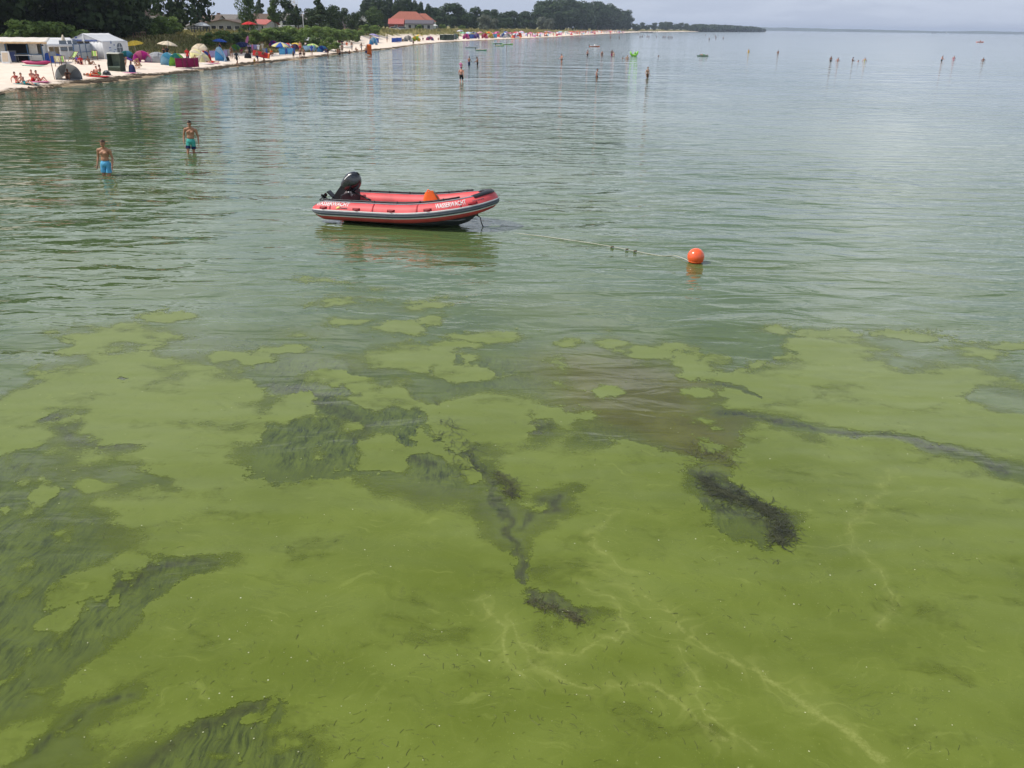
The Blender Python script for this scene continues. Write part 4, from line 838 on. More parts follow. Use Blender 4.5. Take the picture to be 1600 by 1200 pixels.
# ---- structures on the near beach
def wall_quad(a, b, z0, z1): return a, b
def kiosk():
    p = at(40, 97.5); R = thing('beach_kiosk', 'low white beach kiosk with beige awning roof and blue posts', 'kiosk', p, math.radians(22)); R.scale = (1, 1, .84)
    W_, D_ = 6.4, 3.4; wh = mat('kiosk boards', (.62, .62, .58), .7, .1, 5); bl = mat('kiosk blue paint', (.05, .12, .22), .5, .1, 5)
    MB().box((-2.2, D_ - .1, 1.2), (W_ + 2, .1, 2.4)).build('back_wall', wh, R)
    for x, w in ((-5.4, 1.0), (-3.75, .9), (-2.2, 1.2), (.9, .8)): MB().box((x, .45, 1.25), (w, .06, 2.2)).build('wall_panel', wh, R)
    MB().box((-.6, 1.2, 1.1), (1.9, .06, 2.0)).build('counter_shade_panel', mat('interior shade', (.012, .012, .012), .9), R)  # near-black panel, paints the shade behind the open counter
    MB().box((-.6, .4, 1.02), (2.1, .35, .06)).build('counter', bl, R)
    MB().box((1.75, 1.8, 1.2), (.08, 3.0, 2.4)).build('side_wall', wh, R)
    for x in (-6.0, -4.6, -3.1, -1.6, .4, 1.75): MB().box((x, 0, 1.2), (.11, .11, 2.4)).build('post', bl, R)
    for x0, x1 in ((-6, -4.6), (-4.6, -3.1), (.4, 1.75), (-3.1, -1.6)):
        MB().box(((x0 + x1) / 2, 0, .95), (x1 - x0 - .12, .07, .09)).build('rail', bl, R); MB().box(((x0 + x1) / 2, .03, .45), (x1 - x0 - .12, .04, .85)).build('railing_panel', wh, R)
    MB().grid(lambda u, v: (-6.6 + 9.0 * u, -.75 + 4.4 * v, 2.42 + .42 * v - .05 * math.sin(math.pi * v) + .02 * math.sin(u * 40)), 30, 6, True, .05).build('roof', mat('awning beige', (.66, .61, .54), .8, .1, 3), R)
    MB().grid(lambda u, v: (-6.6 + 9.0 * u, -.77, 2.40 - .2 * v - .02 * math.cos(u * 90)), 60, 1, True, .02).build('valance', mat('awning edge', (.62, .44, .25), .8), R)
    for x in (-2.9, 1.9): MB().tube([(x, -.2, 2.12), (x, -.2, 1.92)], [.03, .14], 10).build('lamp', BLACK_PL, R)
def gable_tent(p, rz, W_, L_, he, hr, label, name, cat, open_side=False):
    R = thing(name, label, cat, p, rz); wh = mat('tent canvas', (.70, .70, .70), .6, .05, 2, .3, trans=.12); hw = W_ / 2
    for s_ in (-1, 1):
        MB().grid(lambda u, v: (s_ * (hw + .06) * (1 - v), -.06 + (L_ + .12) * u, he + (hr - he) * v - .06 * math.sin(math.pi * v) - .02 * math.sin(math.pi * 3 * u) ** 2), 12, 6, True, .02).build('roof_panel', wh, R)
    for y, nm in ((0, 'front_gable'), (L_, 'rear_gable')): MB().prism([(-hw, he), (hw, he), (0, hr - .03)], 'y', y - .012, y + .012).build(nm, wh, R)
    for x in (-hw, 0, hw):
        for y in (0, L_): MB().tube([(x, y - .03 if y == 0 else y + .03, 0), (x, y - .03 if y == 0 else y + .03, he if x else hr - .05)], .045, 8).build('pole', WHITE_RUB, R)
    return R, wh
def big_tent():
    c = at(164, 92.6); rz = math.radians(-12); k = mpp(c); he = 25.5 * k; hr = he + 11.5 * k; W_ = 50 * k / math.cos(math.radians(38)); L_ = 38 * k / math.sin(math.radians(38))
    off = Euler((0, 0, rz)).to_matrix() @ Vector((W_ / 2, 0, 0))
    R, wh = gable_tent((c.x - off.x, c.y - off.y, c.z), rz, W_, L_, he, hr, 'large white gabled marquee with an arched window in its side', 'gable_marquee', 'marquee')
    hw = W_ / 2
    MB().box((hw, L_ / 2, he / 2), (.02, L_, he)).build('side_wall', wh, R); MB().box((-hw, L_ / 2, he / 2), (.02, L_, he)).build('side_wall', wh, R); MB().box((0, L_, he / 2), (W_, .02, he)).build('rear_wall', wh, R)
    for x0, x1 in ((-hw, -hw * .55), (hw * .30, hw)): MB().grid(lambda u, v: (x0 + (x1 - x0) * u, .02 * math.sin(u * 22), he * v), 16, 2, True, .01).build('curtain', wh, R)
    blu = mat('print blue', (.06, .12, .38), .6); gl = mat('tent window film', (.10, .11, .13), .2, .1, 4, .5)
    a = [(L_ * .66 + .55 * math.cos(t), 1.15 + .62 * math.sin(t)) for t in np.linspace(0, math.pi, 13)]
    MB().prism([(L_ * .66 - .55, .65), (L_ * .66 + .55, .65)] + a, 'x', hw + .012, hw + .03).build('arched_window', gl, R)
    for y in (L_ * .66 - .02,): MB().prism([(y - .025, .66), (y + .025, .66), (y + .025, 1.76), (y - .025, 1.76)], 'x', hw + .03, hw + .045).build('window_bar', wh, R)
    MB().prism([(L_ * .66 - .5, 1.25), (L_ * .66 + .5, 1.25), (L_ * .66 + .5, 1.30), (L_ * .66 - .5, 1.30)], 'x', hw + .03, hw + .044).build('window_bar', wh, R)
    mk = MB()
    for y, z, w, h in ((1.55, 1.85, .28, .30), (1.25, 1.25, .4, .12), (1.25, .98, .42, .08), (2.1, 1.55, .2, .2), (2.2, 1.02, .36, .08), (1.9, .78, .16, .12)): mk.box((hw + .018, y, z), (.012, w, h))
    tag(mk.build('side_print', mat('print grey blue', (.20, .24, .38), .6), R), kind='stuff')
    mk = MB(); r2 = random.Random(4)
    x = -1.55
    while x < 1.75:
        w = r2.choice((.07, .09, .11, .13)); 
        if not (-.35 < x < .1): mk.box((x + w / 2, -.02, he + .10), (w, .012, r2.choice((.16, .17, .2))))
        x += w + .045
    mk.box((-1.0, -.02, he + .42), (.26, .012, .20)); tag(mk.build('gable_print', blu, R), kind='stuff')
def open_marquee():
    c = at(102, 92.5); rz = math.radians(46); k = mpp(c); he = 21.5 * k; hr = he + 9 * k; off = Vector((0, 0, 0)); hw = 22.5 * k
    R = thing('open_marquee', 'white canopy marquee with clear side windows between kiosk and large tent', 'marquee', (c.x - off.x, c.y - off.y, c.z), rz); wh = mat('tent canvas', (.70, .70, .70))
    for s_, zf in ((-1, 1), (1, 1)): MB().grid(lambda u, v: (-hw - .1 + (2 * hw + .2) * u, 2.2 + s_ * 2.3 * (1 - v), he + (hr - he) * v - .06 * math.sin(math.pi * v)), 14, 5, True, .03).build('roof_panel', wh, R)
    MB().grid(lambda u, v: (-hw - .1 + (2 * hw + .2) * u, -.12, he + .02 - .28 * v + .02 * math.cos(u * 120)), 70, 1, True, .012).build('valance', wh, R)
    for x in (-hw, -.25 * hw, .3 * hw, hw):
        for y in (0, 4.4): MB().box((x, y, he / 2), (.13, .13, he)).build('pole', WHITE_RUB, R)
    MB().box((0, 4.4, he / 2), (2 * hw - .15, .02, he)).build('rear_wall', mat('rear canvas', (.55, .45, .30), .8), R)
    gl = mat('clear film', (.14, .17, .20), .15, .2, 2, .5)
    for x0, x1 in ((-.22 * hw, .27 * hw), (.34 * hw, .62 * hw), (.66 * hw, hw - .07)):
        MB().box(((x0 + x1) / 2, 0, .42), (x1 - x0, .03, .84)).build('wall_panel', wh, R); MB().box(((x0 + x1) / 2, 0, 1.45), (x1 - x0, .015, 1.1)).build('window_film', gl, R)
    for y in (1.2, 2.6): MB().box((-hw, y + .2, 1.0), (.02, 1.3, he)).build('side_wall', wh, R)
def glass_screen():
    a, b = at(118, 94), at(146, 91.5); c = (a + b) / 2; d = b - a; L = math.hypot(d.x, d.y); R = thing('glass_wind_screen', 'blue-framed clear wind screen standing before the large white marquee', 'wind screen', (c.x, c.y, float(ground(c.x, c.y))), math.atan2(d.y, d.x))
    bl = mat('frame blue', (.05, .11, .22), .5); gl = mat('screen glass', (.30, .34, .38), .1, .1, 3, .5); n = 3
    for i in range(n + 1): MB().box(((i / n - .5) * L, 0, .85), (.10, .10, 1.7)).build('post', bl, R)
    for i in range(n):
        x = ((i + .5) / n - .5) * L; w = L / n - .10
        MB().box((x, 0, 1.22), (w, .02, .82)).build('pane', gl, R); MB().box((x, 0, .42), (w, .03, .66)).build('lower_panel', mat('panel grey', (.42, .44, .42), .6), R)
        for z in (1.66, .79, .06): MB().box((x, 0, z), (w, .07, .06)).build('rail', bl, R)
kiosk(); big_tent(); open_marquee(); glass_screen()

# ---- gear and people, near beach
hooded_chair(183, 111, 'dark green hooded wicker beach chair standing alone near the water', -8)
popup_tent(199, 93, 1.7, 1.0, 'sky blue', 'teal', 'turquoise pop-up beach tent beside the large white marquee', 25)
popup_tent(223, 97, 2.0, 1.25, 'magenta', 'pink', 'magenta pop-up beach tent next to the grey dome tent', 20)
dome_tent(247, 97.5, 2.9, 1.15, 'grey', 'grey', 'light grey dome tent on the sand next to the magenta tent', 10)
popup_tent(268, 102, 2.0, 1.35, 'pale blue', 'sky blue', 'pale blue pop-up beach tent beside the lime green tent', -15)
popup_tent(282, 104, 2.1, 1.4, 'lime', 'teal', 'lime green and teal pop-up tent behind the crimson windbreak', -10)
windbreak(276, 106.5, 312, 105.5, 1.0, 'crimson', 'crimson', 'crimson windbreak staked along the sand near the water', 4)
parasol(214, 86, 1.25, 1.8, 'yellow', 'yellow', 'bright yellow parasol open beside the large white marquee', (6, -8))
parasol(262, 90, 1.3, 2.0, 'cream', 'cream', 'cream parasol open in front of the dune grass', (3, 7))
parasol(315, 86, 1.2, 1.4, 'beige', 'cream', 'beige parasol tipped far over on its side', (30, -48))
parasol(344, 81, 1.15, 1.9, 'blue', 'blue', 'dark blue parasol open in front of the dune grass', (2, 3))
parasol(309, 96, 1.35, 1.15, 'pale yellow', 'cream', 'pale yellow parasol leaning low to the sand', (40, 26))
popup_tent(321, 95, 1.6, 1.2, 'blue', 'red', 'blue and red pop-up tent by the leaning yellow parasol', 10)
popup_tent(347, 95.5, 1.5, 1.7, 'sky blue', 'pale blue', 'tall light blue shelter near the lilac windbreak', -20)
windbreak(329, 91, 355, 90, .9, 'lilac', 'lilac', 'lilac windbreak behind the tall light blue shelter', 3)
windbreak(352, 89, 364, 88, .95, 'grey', 'white', 'pale grey windbreak beside the tall light blue shelter', 2)
popup_tent(370, 82, 1.7, 1.2, 'mint', 'lime', 'mint green pop-up tent at the foot of the bushes', 0)
parasol(379, 80, 1.2, 1.4, 'navy', 'navy', 'navy parasol open beside the mint green tent', (14, -10))
parasol(383, 79, 1.4, 2.3, 'pink', 'pink', 'pink parasol folded and leaning beside the navy parasol', (-8, 16), closed=True)
windbreak(388, 82, 402, 81.5, 1.1, 'lilac', 'pink', 'lilac and pink windbreak below the bushes', 3)
windbreak(411, 86, 419, 85.5, .9, 'grey', 'blue', 'short grey and blue windbreak behind the red lilo', 2)
popup_tent(428, 76, 1.6, 1.3, 'magenta', 'purple', 'magenta and purple pop-up tent in front of the bushes', 10)
parasol(439, 79, 1.7, 1.35, 'pale yellow', 'blue', 'yellow and blue parasol set low in front of the bushes', (8, 0))
parasol(448, 79.5, .9, 1.3, 'red', 'white', 'red and white parasol tipped towards the sea', (55, 20))
windbreak(438, 86.2, 463, 84.5, .9, 'sky blue', 'blue', 'bright blue windbreak near the waterline below the bushes', 4)
popup_tent(446, 82, 2.4, .8, 'pale blue', 'sky blue', 'low pale blue shelter behind the bright blue windbreak', 0)
popup_tent(463, 80, 1.9, 1.2, 'purple', 'lilac', 'purple pop-up tent at the end of the bright blue windbreak', -10)
parasol(463, 79, .9, 1.3, 'yellow', 'yellow', 'small yellow parasol behind the purple tent', (16, 0))
windbreak(475, 81.5, 496, 80.5, 1.0, 'pale blue', 'pale blue', 'pale blue windbreak at the edge of the bushes', 4)
parasol(489, 80, 1.1, 1.25, 'lime', 'pale yellow', 'pale green and yellow parasol above the pale blue windbreak', (10, 6))
popup_tent(505, 81.5, 1.9, 1.05, 'sky blue', 'blue', 'sky blue pop-up tent at the point of the bushes', 0)
# left foreground of the beach
popup_tent(106, 124, 2.1, 1.25, 'white', 'grey', 'white and grey pop-up shelter open towards the water', 38)
dome_tent(167, 117, .75, .42, 'dark grey', 'grey', 'tiny dark grey shade tent beside the sunbathers', 10)
def flag_pole():
    p = at(85.5, 124); R = thing('sign_pole', 'thin pole carrying a blank grey panel, stuck in the sand', 'sign', p, .1)
    MB().tube([(0, 0, 0), (-.08, 0, 2.2)], .03, 7).build('pole', TIMBER, R); MB().box((.18, 0, 2.02), (.6, .03, .36)).build('panel', mat('panel slate', (.22, .24, .27), .6), R)
flag_pole()
p = at(104, 91); parasol(104, 91.5, 1.9, 2.55, 'cream', 'cream', 'tall cream parasol folded shut beside the white canopy marquee', closed=True)
parasol(80, 97, 1.45, .85, 'blue', 'blue', 'wide blue parasol lying low before the white canopy marquee', (22, 8))
board(50, 93, 1.9, .55, 'brown', 'brown surfboard standing on end beside the kiosk', 0, (0, math.radians(-86)), 'surfboard', 'surfboard', .95)
def kayak():
    p = at(58, 101); R = thing('kayak', 'crimson kayak lying on the sand before the kiosk', 'kayak', (p.x, p.y, p.z + .16), .1); L_ = 2.9
    w = lambda u: .36 * max(.04, math.sin(math.pi * u) ** .6)
    MB().grid(lambda u, v: ((u - .5) * L_, math.cos(2 * math.pi * v) * w(u), math.sin(2 * math.pi * v) * .2 * min(1, 5 * u + .15, 5 * (1 - u) + .15) + .14 * (abs(u - .5) * 2) ** 3), 24, 12).build('hull', paint('crimson'), R)
    MB().grid(lambda u, v: (.5 * math.cos(2 * math.pi * u) * (.8 + .2 * v), .24 * math.sin(2 * math.pi * u) * (.8 + .2 * v), .17 + .05 * v), 20, 1, True, .02).build('cockpit_rim', BLACK_PL, R)
kayak()
board(53, 103.5, 2.6, .7, 'mint', 'pale mint paddle board lying flat beside the crimson kayak', .08)
a_board(11, 99, 'white sandwich board with a yellow poster before the kiosk', 'white', 'beige'); a_board(22, 97.5, 'dark sandwich board leaning in front of the kiosk counter', 'dark grey', 'navy')
fold_table(39, 98, 1.6, 'white folding table between the kiosk and the surfboard')
deck_chair(99, 104, 'lime', 'cream', 'green and cream deck chair standing behind the pop-up shelter', 30); deck_chair(92, 104, 'pale yellow', 'cream', 'yellow and cream deck chair standing behind the sign pole', 30)
deck_chair(116, 96, 'lime', 'cream', 'lime striped deck chair by the wind screen beside the seated pair', -20); deck_chair(149, 94, 'lime', 'pale yellow', 'lime striped deck chair at the marquee entrance', 20)
fold_table(114, 92, 1.0, 'small white table behind the lime striped deck chair', h=1.0)
bag(207, 113, .9, 'navy', 'navy beach bag beside the bending bather'); bag(241 - 30, 96, .9, 'black', 'black bag beside the magenta pop-up tent'); bag(355, 95, .6, 'black', 'small black bag on the sand by the tall light blue shelter'); bag(388, 91, .8, 'black', 'black rucksack at the feet of the standing sunbather')
towel(36, 131, 2.2, 1.1, 'teal', 'teal towel under the sunbathing couple near the water', .2); towel(148, 119.5, 2.6, 1.5, 'red', 'red blanket under the group of sunbathers', .1); towel(58, 128, 1.8, 1., 'pink', 'pink towel under the two seated sunbathers', .15)
towel(330, 99, 2., .9, 'pink', 'pink towel behind the crimson windbreak', .1); towel(319, 100, 2.2, 1., 'white', 'white towel on the sand beyond the crimson windbreak', .05); towel(200, 114, 1.6, .7, 'pink', 'pink towel lying by the navy beach bag', .05)
S_ = lambda c: [('swim_shorts', c), ('shorts_hem', c)]
Bk = lambda c: [('swim_briefs', c), ('bikini_top', c)]
P_ = [  # pose, px, py, face, height, label, wear, skin, hair, long hair
 ('sitback', 28, 130, 60, 1.7, 'woman in red sitting up on the teal towel near the water', Bk('red'), 3, 'dark', 1), ('sitback', 39, 132, 75, 1.75, 'man in teal trunks leaning back on the teal towel', S_('teal'), 3, 'dark', 0),
 ('sit', 53, 127, 60, 1.7, 'sunburnt sunbather sitting upright on the pink towel', S_('red'), 3, 'brown', 0), ('sitback', 62, 127, 70, 1.7, 'woman in a red bikini leaning back on the pink towel', Bk('red'), 3, 'dark', 1),
 ('sit', 107, 124.5, 20, 1.65, 'person sitting inside the white and grey pop-up shelter', Bk('black'), 2, 'dark', 1),
 ('lie', 143, 119, 80, 1.7, 'sunbather in orange lying along the red blanket', Bk('orange'), 2, 'brown', 1), ('sit', 150, 118.5, -30, 1.6, 'sunbather in orange trunks sitting on the red blanket', S_('orange'), 3, 'brown', 0), ('sit', 154.5, 117, -70, 1.7, 'sunbather in green sitting tallest on the red blanket', S_('green'), 2, 'dark', 0),
 ('sit', 127, 101, 30, 1.75, 'person in a red shirt sitting in front of the wind screen', [('shirt', 'red')] + S_('navy'), 3, 'dark', 0), ('sit', 122, 99.5, 10, 1.6, 'person in a purple shirt sitting beside the one in red', [('shirt', 'purple')], 2, 'dark', 1), ('sitback', 141, 101, 60, 1.75, 'tanned sunbather sitting alone before the marquee entrance', S_('brown'), 2, 'dark', 0),
 ('bend', 205, 108, -60, 1.7, 'bather in purple bending over near the hooded beach chair', [('swimsuit', 'purple')], 2, 'dark', 1), ('crouch', 194.5, 104, 40, 1.5, 'bather crouching just beside the hooded beach chair', S_('brown'), 1, 'brown', 0), ('bend', 213, 107.5, 60, 1.45, 'child bending down to dig in the sand', S_('beige'), 1, 'blond', 0), ('crouch', 219, 107, -40, 1.5, 'child crouching beside the digging child', S_('cream'), 1, 'brown', 0),
 ('sit', 216, 91, 20, 1.7, 'person in red sitting under the bright yellow parasol', [('shirt', 'red')], 3, 'brown', 0), ('sit', 231, 90, -20, 1.7, 'sunbather sitting behind the magenta tent', S_('orange'), 2, 'dark', 0), ('woman', 258, 96, 10, 1.65, 'woman in dark swimwear standing under the cream parasol', [('swimsuit', 'black')], 2, 'dark', 1), ('stand', 263, 96, -15, 1.75, 'man in black shirt standing under the cream parasol', [('shirt', 'black')] + S_('black'), 2, 'dark', 0),
 ('stand', 294.5, 99.5, 10, 1.75, 'person in a red shirt and dark cap standing behind the crimson windbreak', [('shirt', 'red')] + S_('navy'), 1, 'dark', 0), ('sit', 305, 98, 0, 1.7, 'person sitting between the crimson windbreak and yellow parasol', S_('navy'), 1, 'dark', 0), ('sit', 324, 89, 30, 1.7, 'person in a crimson shirt sitting behind the blue and red tent', [('shirt', 'crimson')], 1, 'dark', 0),
 ('lie', 332, 98, 80, 1.7, 'sunbather lying on the pink towel behind the windbreak', S_('red'), 1, 'brown', 0), ('sit', 336, 86, 10, 1.7, 'sunbather sitting behind the lilac windbreak', Bk('black'), 2, 'dark', 1), ('woman', 345, 84.5, -10, 1.6, 'woman standing in the shade of the dark blue parasol', [('swimsuit', 'navy')], 2, 'dark', 1),
 ('woman', 362.5, 92, 30, 1.65, 'woman in a brown swimsuit standing by the pale grey windbreak', [('swimsuit', 'brown')], 2, 'dark', 1), ('walk', 371, 103, 60, 1.75, 'man in a dark shirt walking along the waterline', [('shirt', 'dark grey')] + S_('black'), 2, 'dark', 0), ('stand', 391, 91, 20, 1.75, 'dark-clothed sunbather standing above a black rucksack', [('shirt', 'black')] + S_('black'), 2, 'dark', 0),
 ('sit', 386, 85, 30, 1.7, 'sunbather in cream sitting in front of the navy parasol', [('shirt', 'cream')], 1, 'brown', 1), ('sit', 377, 84, -10, 1.6, 'sunbather in crimson sitting under the navy parasol', [('shirt', 'crimson')], 2, 'dark', 0),
 ('walk', 403, 100, 70, 1.72, 'bather in dark trunks carrying the red lilo at its rear end', S_('navy'), 1, 'brown', 0), ('walk', 412.5, 99.5, 70, 1.7, 'bather in black shorts carrying the red lilo at its front end', S_('black'), 2, 'dark', 0), ('crouch', 398, 100, 20, 1.2, 'small child in yellow crouching at the waterline', [('swimsuit', 'yellow')], 1, 'blond', 0), ('woman', 405, 86, 0, 1.7, 'woman in a white shirt standing on the sand before the bushes', [('shirt', 'white')], 1, 'dark', 1), ('stand', 411, 84, 10, 1.7, 'man in a pale shirt standing behind the short grey windbreak', [('shirt', 'cream')], 1, 'brown', 0),
 ('crouch', 424, 88, 60, 1.7, 'person in an orange top crouching on the sand', [('shirt', 'orange')] + S_('black'), 2, 'dark', 0), ('sit', 447, 83, 20, 1.7, 'person in red sitting under the red and white parasol', [('shirt', 'red')], 1, 'dark', 0), ('woman', 459, 93, 10, 1.2, 'child in a black swimsuit standing at the waterline', [('swimsuit', 'black')], 2, 'dark', 1),
 ('woman', 470, 94, 15, 1.72, 'tall woman in a black bikini at the waterline by the purple tent', Bk('black'), 3, 'brown', 1), ('stand', 469.5, 82, 0, 1.8, 'sunburnt man standing behind the tall woman by the purple tent', S_('red'), 3, 'brown', 0), ('stroll', 475.5, 93, -20, 1.65, 'bather in dark shorts beside the tall woman in a bikini', S_('brown'), 2, 'dark', 0),
 ('stand', 487.5, 87.5, 0, 1.7, 'bather in a blue shirt standing in front of the pale blue windbreak', [('shirt', 'blue')], 1, 'brown', 0), ('bend', 512.5, 88.5, -40, 1.7, 'bather in black bending at the waterline by the sky blue tent', [('swimsuit', 'black')], 2, 'dark', 0),
 ('crouch', 528, 85, 20, 1.7, 'sunbather sitting in a pale ring on the sand by the bushes', S_('cream'), 1, 'brown', 0), ('stand', 531, 92, 0, 1.5, 'dark bather standing in the water off the bush point', S_('black'), 2, 'dark', 0), ('stand', 535, 84.5, 180, 1.75, 'broad man standing below the white boat on the dune foot', S_('brown'), 2, 'dark', 0), ('crouch', 546, 86, 30, 1.4, 'dark bather crouching at the waterline beyond the bush point', S_('black'), 2, 'dark', 0), ('stand', 550, 79, 0, 1.6, 'bather in grey standing on the sand below the dune', S_('grey'), 2, 'brown', 0), ('sit', 557, 80.5, 40, 1.6, 'sunbather sitting on the sand near the red-orange flag', S_('cream'), 1, 'brown', 0), ('walk', 565, 81, 60, 1.7, 'slim bather walking along the sand near the red-orange flag', S_('grey'), 2, 'dark', 0), ('stand', 572.5, 89, 0, 1.65, 'bather in dark trunks standing in the water by the red-orange flag', S_('navy'), 1, 'dark', 0),
 ('sit', 530, 68, 20, 1.7, 'person in crimson sitting high on the bare dune face', [('shirt', 'crimson')], 2, 'dark', 0), ('sit', 534.5, 69, -10, 1.7, 'person in navy sitting with another on the bare dune face', [('shirt', 'navy')], 3, 'dark', 0), ('crouch', 542, 72.5, 10, 1.6, 'person in orange crouching above the white boat', [('shirt', 'orange')], 3, 'brown', 0),
 ('woman', 646, 72, 0, 1.7, 'bather walking alone at the waterline before the sand bay', [('swimsuit', 'brown')], 2, 'dark', 1),
]
for ps, px, py, fc, h, lb, wr, sk, hr, lh in P_: person(ps, at(px, py), fc, h, lb, wr, sk, hr, bool(lh))
def lilo():
    p = at(408, 99.5); R = thing('lilo', 'red air mattress held up between two wading bathers', 'air mattress', (p.x, p.y, 1.15), .25, None, (math.radians(50), math.radians(12)))
    for i in range(5): MB().grid(lambda u, v: ((u - .5) * 1.9, -.34 + .17 * i + .085 * math.cos(2 * math.pi * v), .075 * math.sin(2 * math.pi * v) * min(1, 8 * u + .1, 8 * (1 - u) + .1)), 12, 8).build('air_tube', cloth('red'), R)
    MB().grid(lambda u, v: (.95 + .28 * u, -.38 + .76 * v, .1 * math.sin(math.pi * u)), 5, 6, True, .08).build('pillow', cloth('orange'), R)
lilo()
def beach_flag():
    p = at(577, 86); R = thing('beach_flag', 'upright red-orange banner standing at the waterline below the dune', 'banner', p, .2)
    MB().tube([(-.42, 0, -.2), (-.42, 0, 2.1)], .03, 6).build('pole', METAL, R); MB().grid(lambda u, v: (-.4 + .85 * u, .06 * math.sin(u * 6), .15 + 1.6 * v - .2 * u * (1 - v)), 8, 6, True, .012).build('cloth', cloth('orange'), R)
beach_flag()
small_boat(538, 75, 3.6, 'white', 'white', 'white dinghy drawn up on the sand below the dune sitters', -.25, False)
board(570, 71, 2.9, .5, 'brown', 'dark canoe-shaped board lying on the dune foot', .0, None, 'board', 'wooden_board')
# far bay: parasols, shelters, chairs
parasol(583, 66, 1.5, 2.1, 'lilac', 'lilac', 'lilac parasol open over the light blue shelter', (6, 14)); popup_tent(584, 70, 2.0, 1.6, 'sky blue', 'pale blue', 'light blue shelter under the lilac parasol', 0); windbreak(587, 67.5, 593, 67, 1.1, 'blue', 'lilac', 'blue windbreak beside the light blue shelter', 2)
for ps, px, py, fc, h, lb, wr, sk in [('stand', 579.5, 68.5, 0, 1.75, 'dark bather standing beside the lilac parasol', S_('black'), 2), ('sit', 586, 66.5, 0, 1.7, 'sunbather in black sitting behind the light blue shelter', [('shirt', 'black')], 2), ('stand', 605, 66.5, 20, 1.75, 'bather in grey standing beside the royal blue windbreak', [('shirt', 'grey')], 1), ('sit', 629.5, 65, 0, 1.7, 'dark figure sitting beside the grey day shelter', [('shirt', 'black')], 2), ('sit', 656, 64.5, 0, 1.7, 'dark figure sitting beside the yellow-green tent', [('shirt', 'black')], 2), ('crouch', 661, 63.5, 0, 1.6, 'second dark figure crouching past the yellow-green tent', [('shirt', 'dark grey')], 2), ('sit', 685, 62.5, 0, 1.6, 'sunbather sitting alone beside the hooded chairs', S_('crimson'), 2)]:
    person(ps, at(px, py), fc, h, lb, wr, sk)
windbreak(614, 66.5, 626, 65.5, 1.1, 'blue', 'blue', 'royal blue windbreak standing in the sand bay', 3); popup_tent(638, 65, 2.6, 1.7, 'grey', 'white', 'grey and white day shelter in the sand bay', 0)
popup_tent(650, 64.5, 2.6, 1.4, 'lime', 'yellow', 'yellow-green tent in the sand bay', 0); parasol(655, 63.5, 1.3, 1.8, 'beige', 'yellow', 'beige and yellow parasol behind the yellow-green tent'); popup_tent(672, 63, 2.6, 1.2, 'pink', 'lilac', 'dusky pink tent low in the sand bay', 0)
for px, lb in ((691, 'first hooded chair of the row, pale fronted, near the dusky pink tent'), (694.5, 'second hooded chair of the row from the dusky pink tent'), (698, 'third hooded chair of the row from the dusky pink tent'), (702, 'fourth hooded chair of the row from the dusky pink tent'), (705.5, 'last hooded chair of the row, next to the green parasol')):
    hooded_chair(px, 62.7, lb, rng.uniform(-25, 25), s=1.05, group='hooded chairs in a row on the far beach')
FARGEAR = [('w', 708, 61.7, 'grey', 'teal', 'grey and teal windbreak beyond the hooded chairs'), ('t', 713, 61.6, 'mint', 'grey', 'small mint tent beyond the hooded chairs'), ('p', 719, 56.5, 'white', 'lilac', 'white and lilac parasol standing alone near the dune'), ('p', 723, 60.5, 'green', 'mint', 'green parasol among the far shelters'), ('t', 728, 61, 'magenta', 'pink', 'magenta tent among the far shelters'), ('p', 732, 60, 'pale blue', 'white', 'pale blue parasol between magenta tent and blue windbreak'),
  ('w', 736, 60.5, 'blue', 'sky blue', 'blue windbreak among the far shelters'), ('p', 740, 59.5, 'navy', 'grey', 'navy and grey parasol on the far beach'), ('t', 745, 60.3, 'purple', 'lilac', 'purple tent on the far beach'), ('p', 750, 59.2, 'pink', 'beige', 'pink and beige parasol on the far beach'), ('t', 757, 60, 'red', 'pink', 'red tent on the far beach'), ('p', 763, 58.8, 'yellow', 'orange', 'yellow and orange parasol on the far beach'), ('t', 766, 59.8, 'yellow', 'pale yellow', 'yellow tent on the far beach'),
  ('w', 772, 59.5, 'sky blue', 'grey', 'sky blue and grey windbreak on the far beach'), ('p', 777, 58.2, 'crimson', 'pink', 'crimson parasol on the far beach'), ('t', 785, 59, 'blue', 'white', 'blue and white tent on the far beach'), ('p', 790, 57.8, 'blue', 'lilac', 'blue and lilac parasol on the far beach'), ('t', 795, 58.8, 'white', 'grey', 'white tent on the far beach'), ('t', 811, 57.8, 'red', 'orange', 'large red-orange shelter on the far beach'), ('p', 815, 56.2, 'white', 'pink', 'white and pink parasol over the red-orange shelter')]
for k, px, py, c1, c2, lb in FARGEAR:
    if k == 'w': windbreak(px - 3.5, py, px + 3.5, py - .2, 1.5, c1, c2, lb, 3)
    elif k == 't': popup_tent(px, py, 2.5, 1.9, c1, c2, lb, rng.uniform(-25, 25))
    else: parasol(px, py, 1.5, 2.3, c1, c2, lb, (rng.uniform(-10, 10), rng.uniform(-14, 14)))
FARP = [('black', 716, 61), ('navy', 733, 61.3), ('brown', 747.5, 60), ('crimson', 753, 60.6), ('grey', 769.5, 60), ('red', 780, 59.7), ('black', 800, 58.8), ('navy', 805, 59.2)]
NEARBY = {716: 'the small mint tent', 733: 'the pale blue parasol', 747.5: 'the purple tent', 753: 'the red tent', 769.5: 'the yellow tent', 780: 'the crimson parasol', 800: 'the white tent', 805: 'the large red-orange shelter'}
for c, px, py in FARP: person('stand', at(px, py), 0, 1.75, f'tiny far figure in {c} standing beside {NEARBY[px]}', [('shirt', c)], 2)
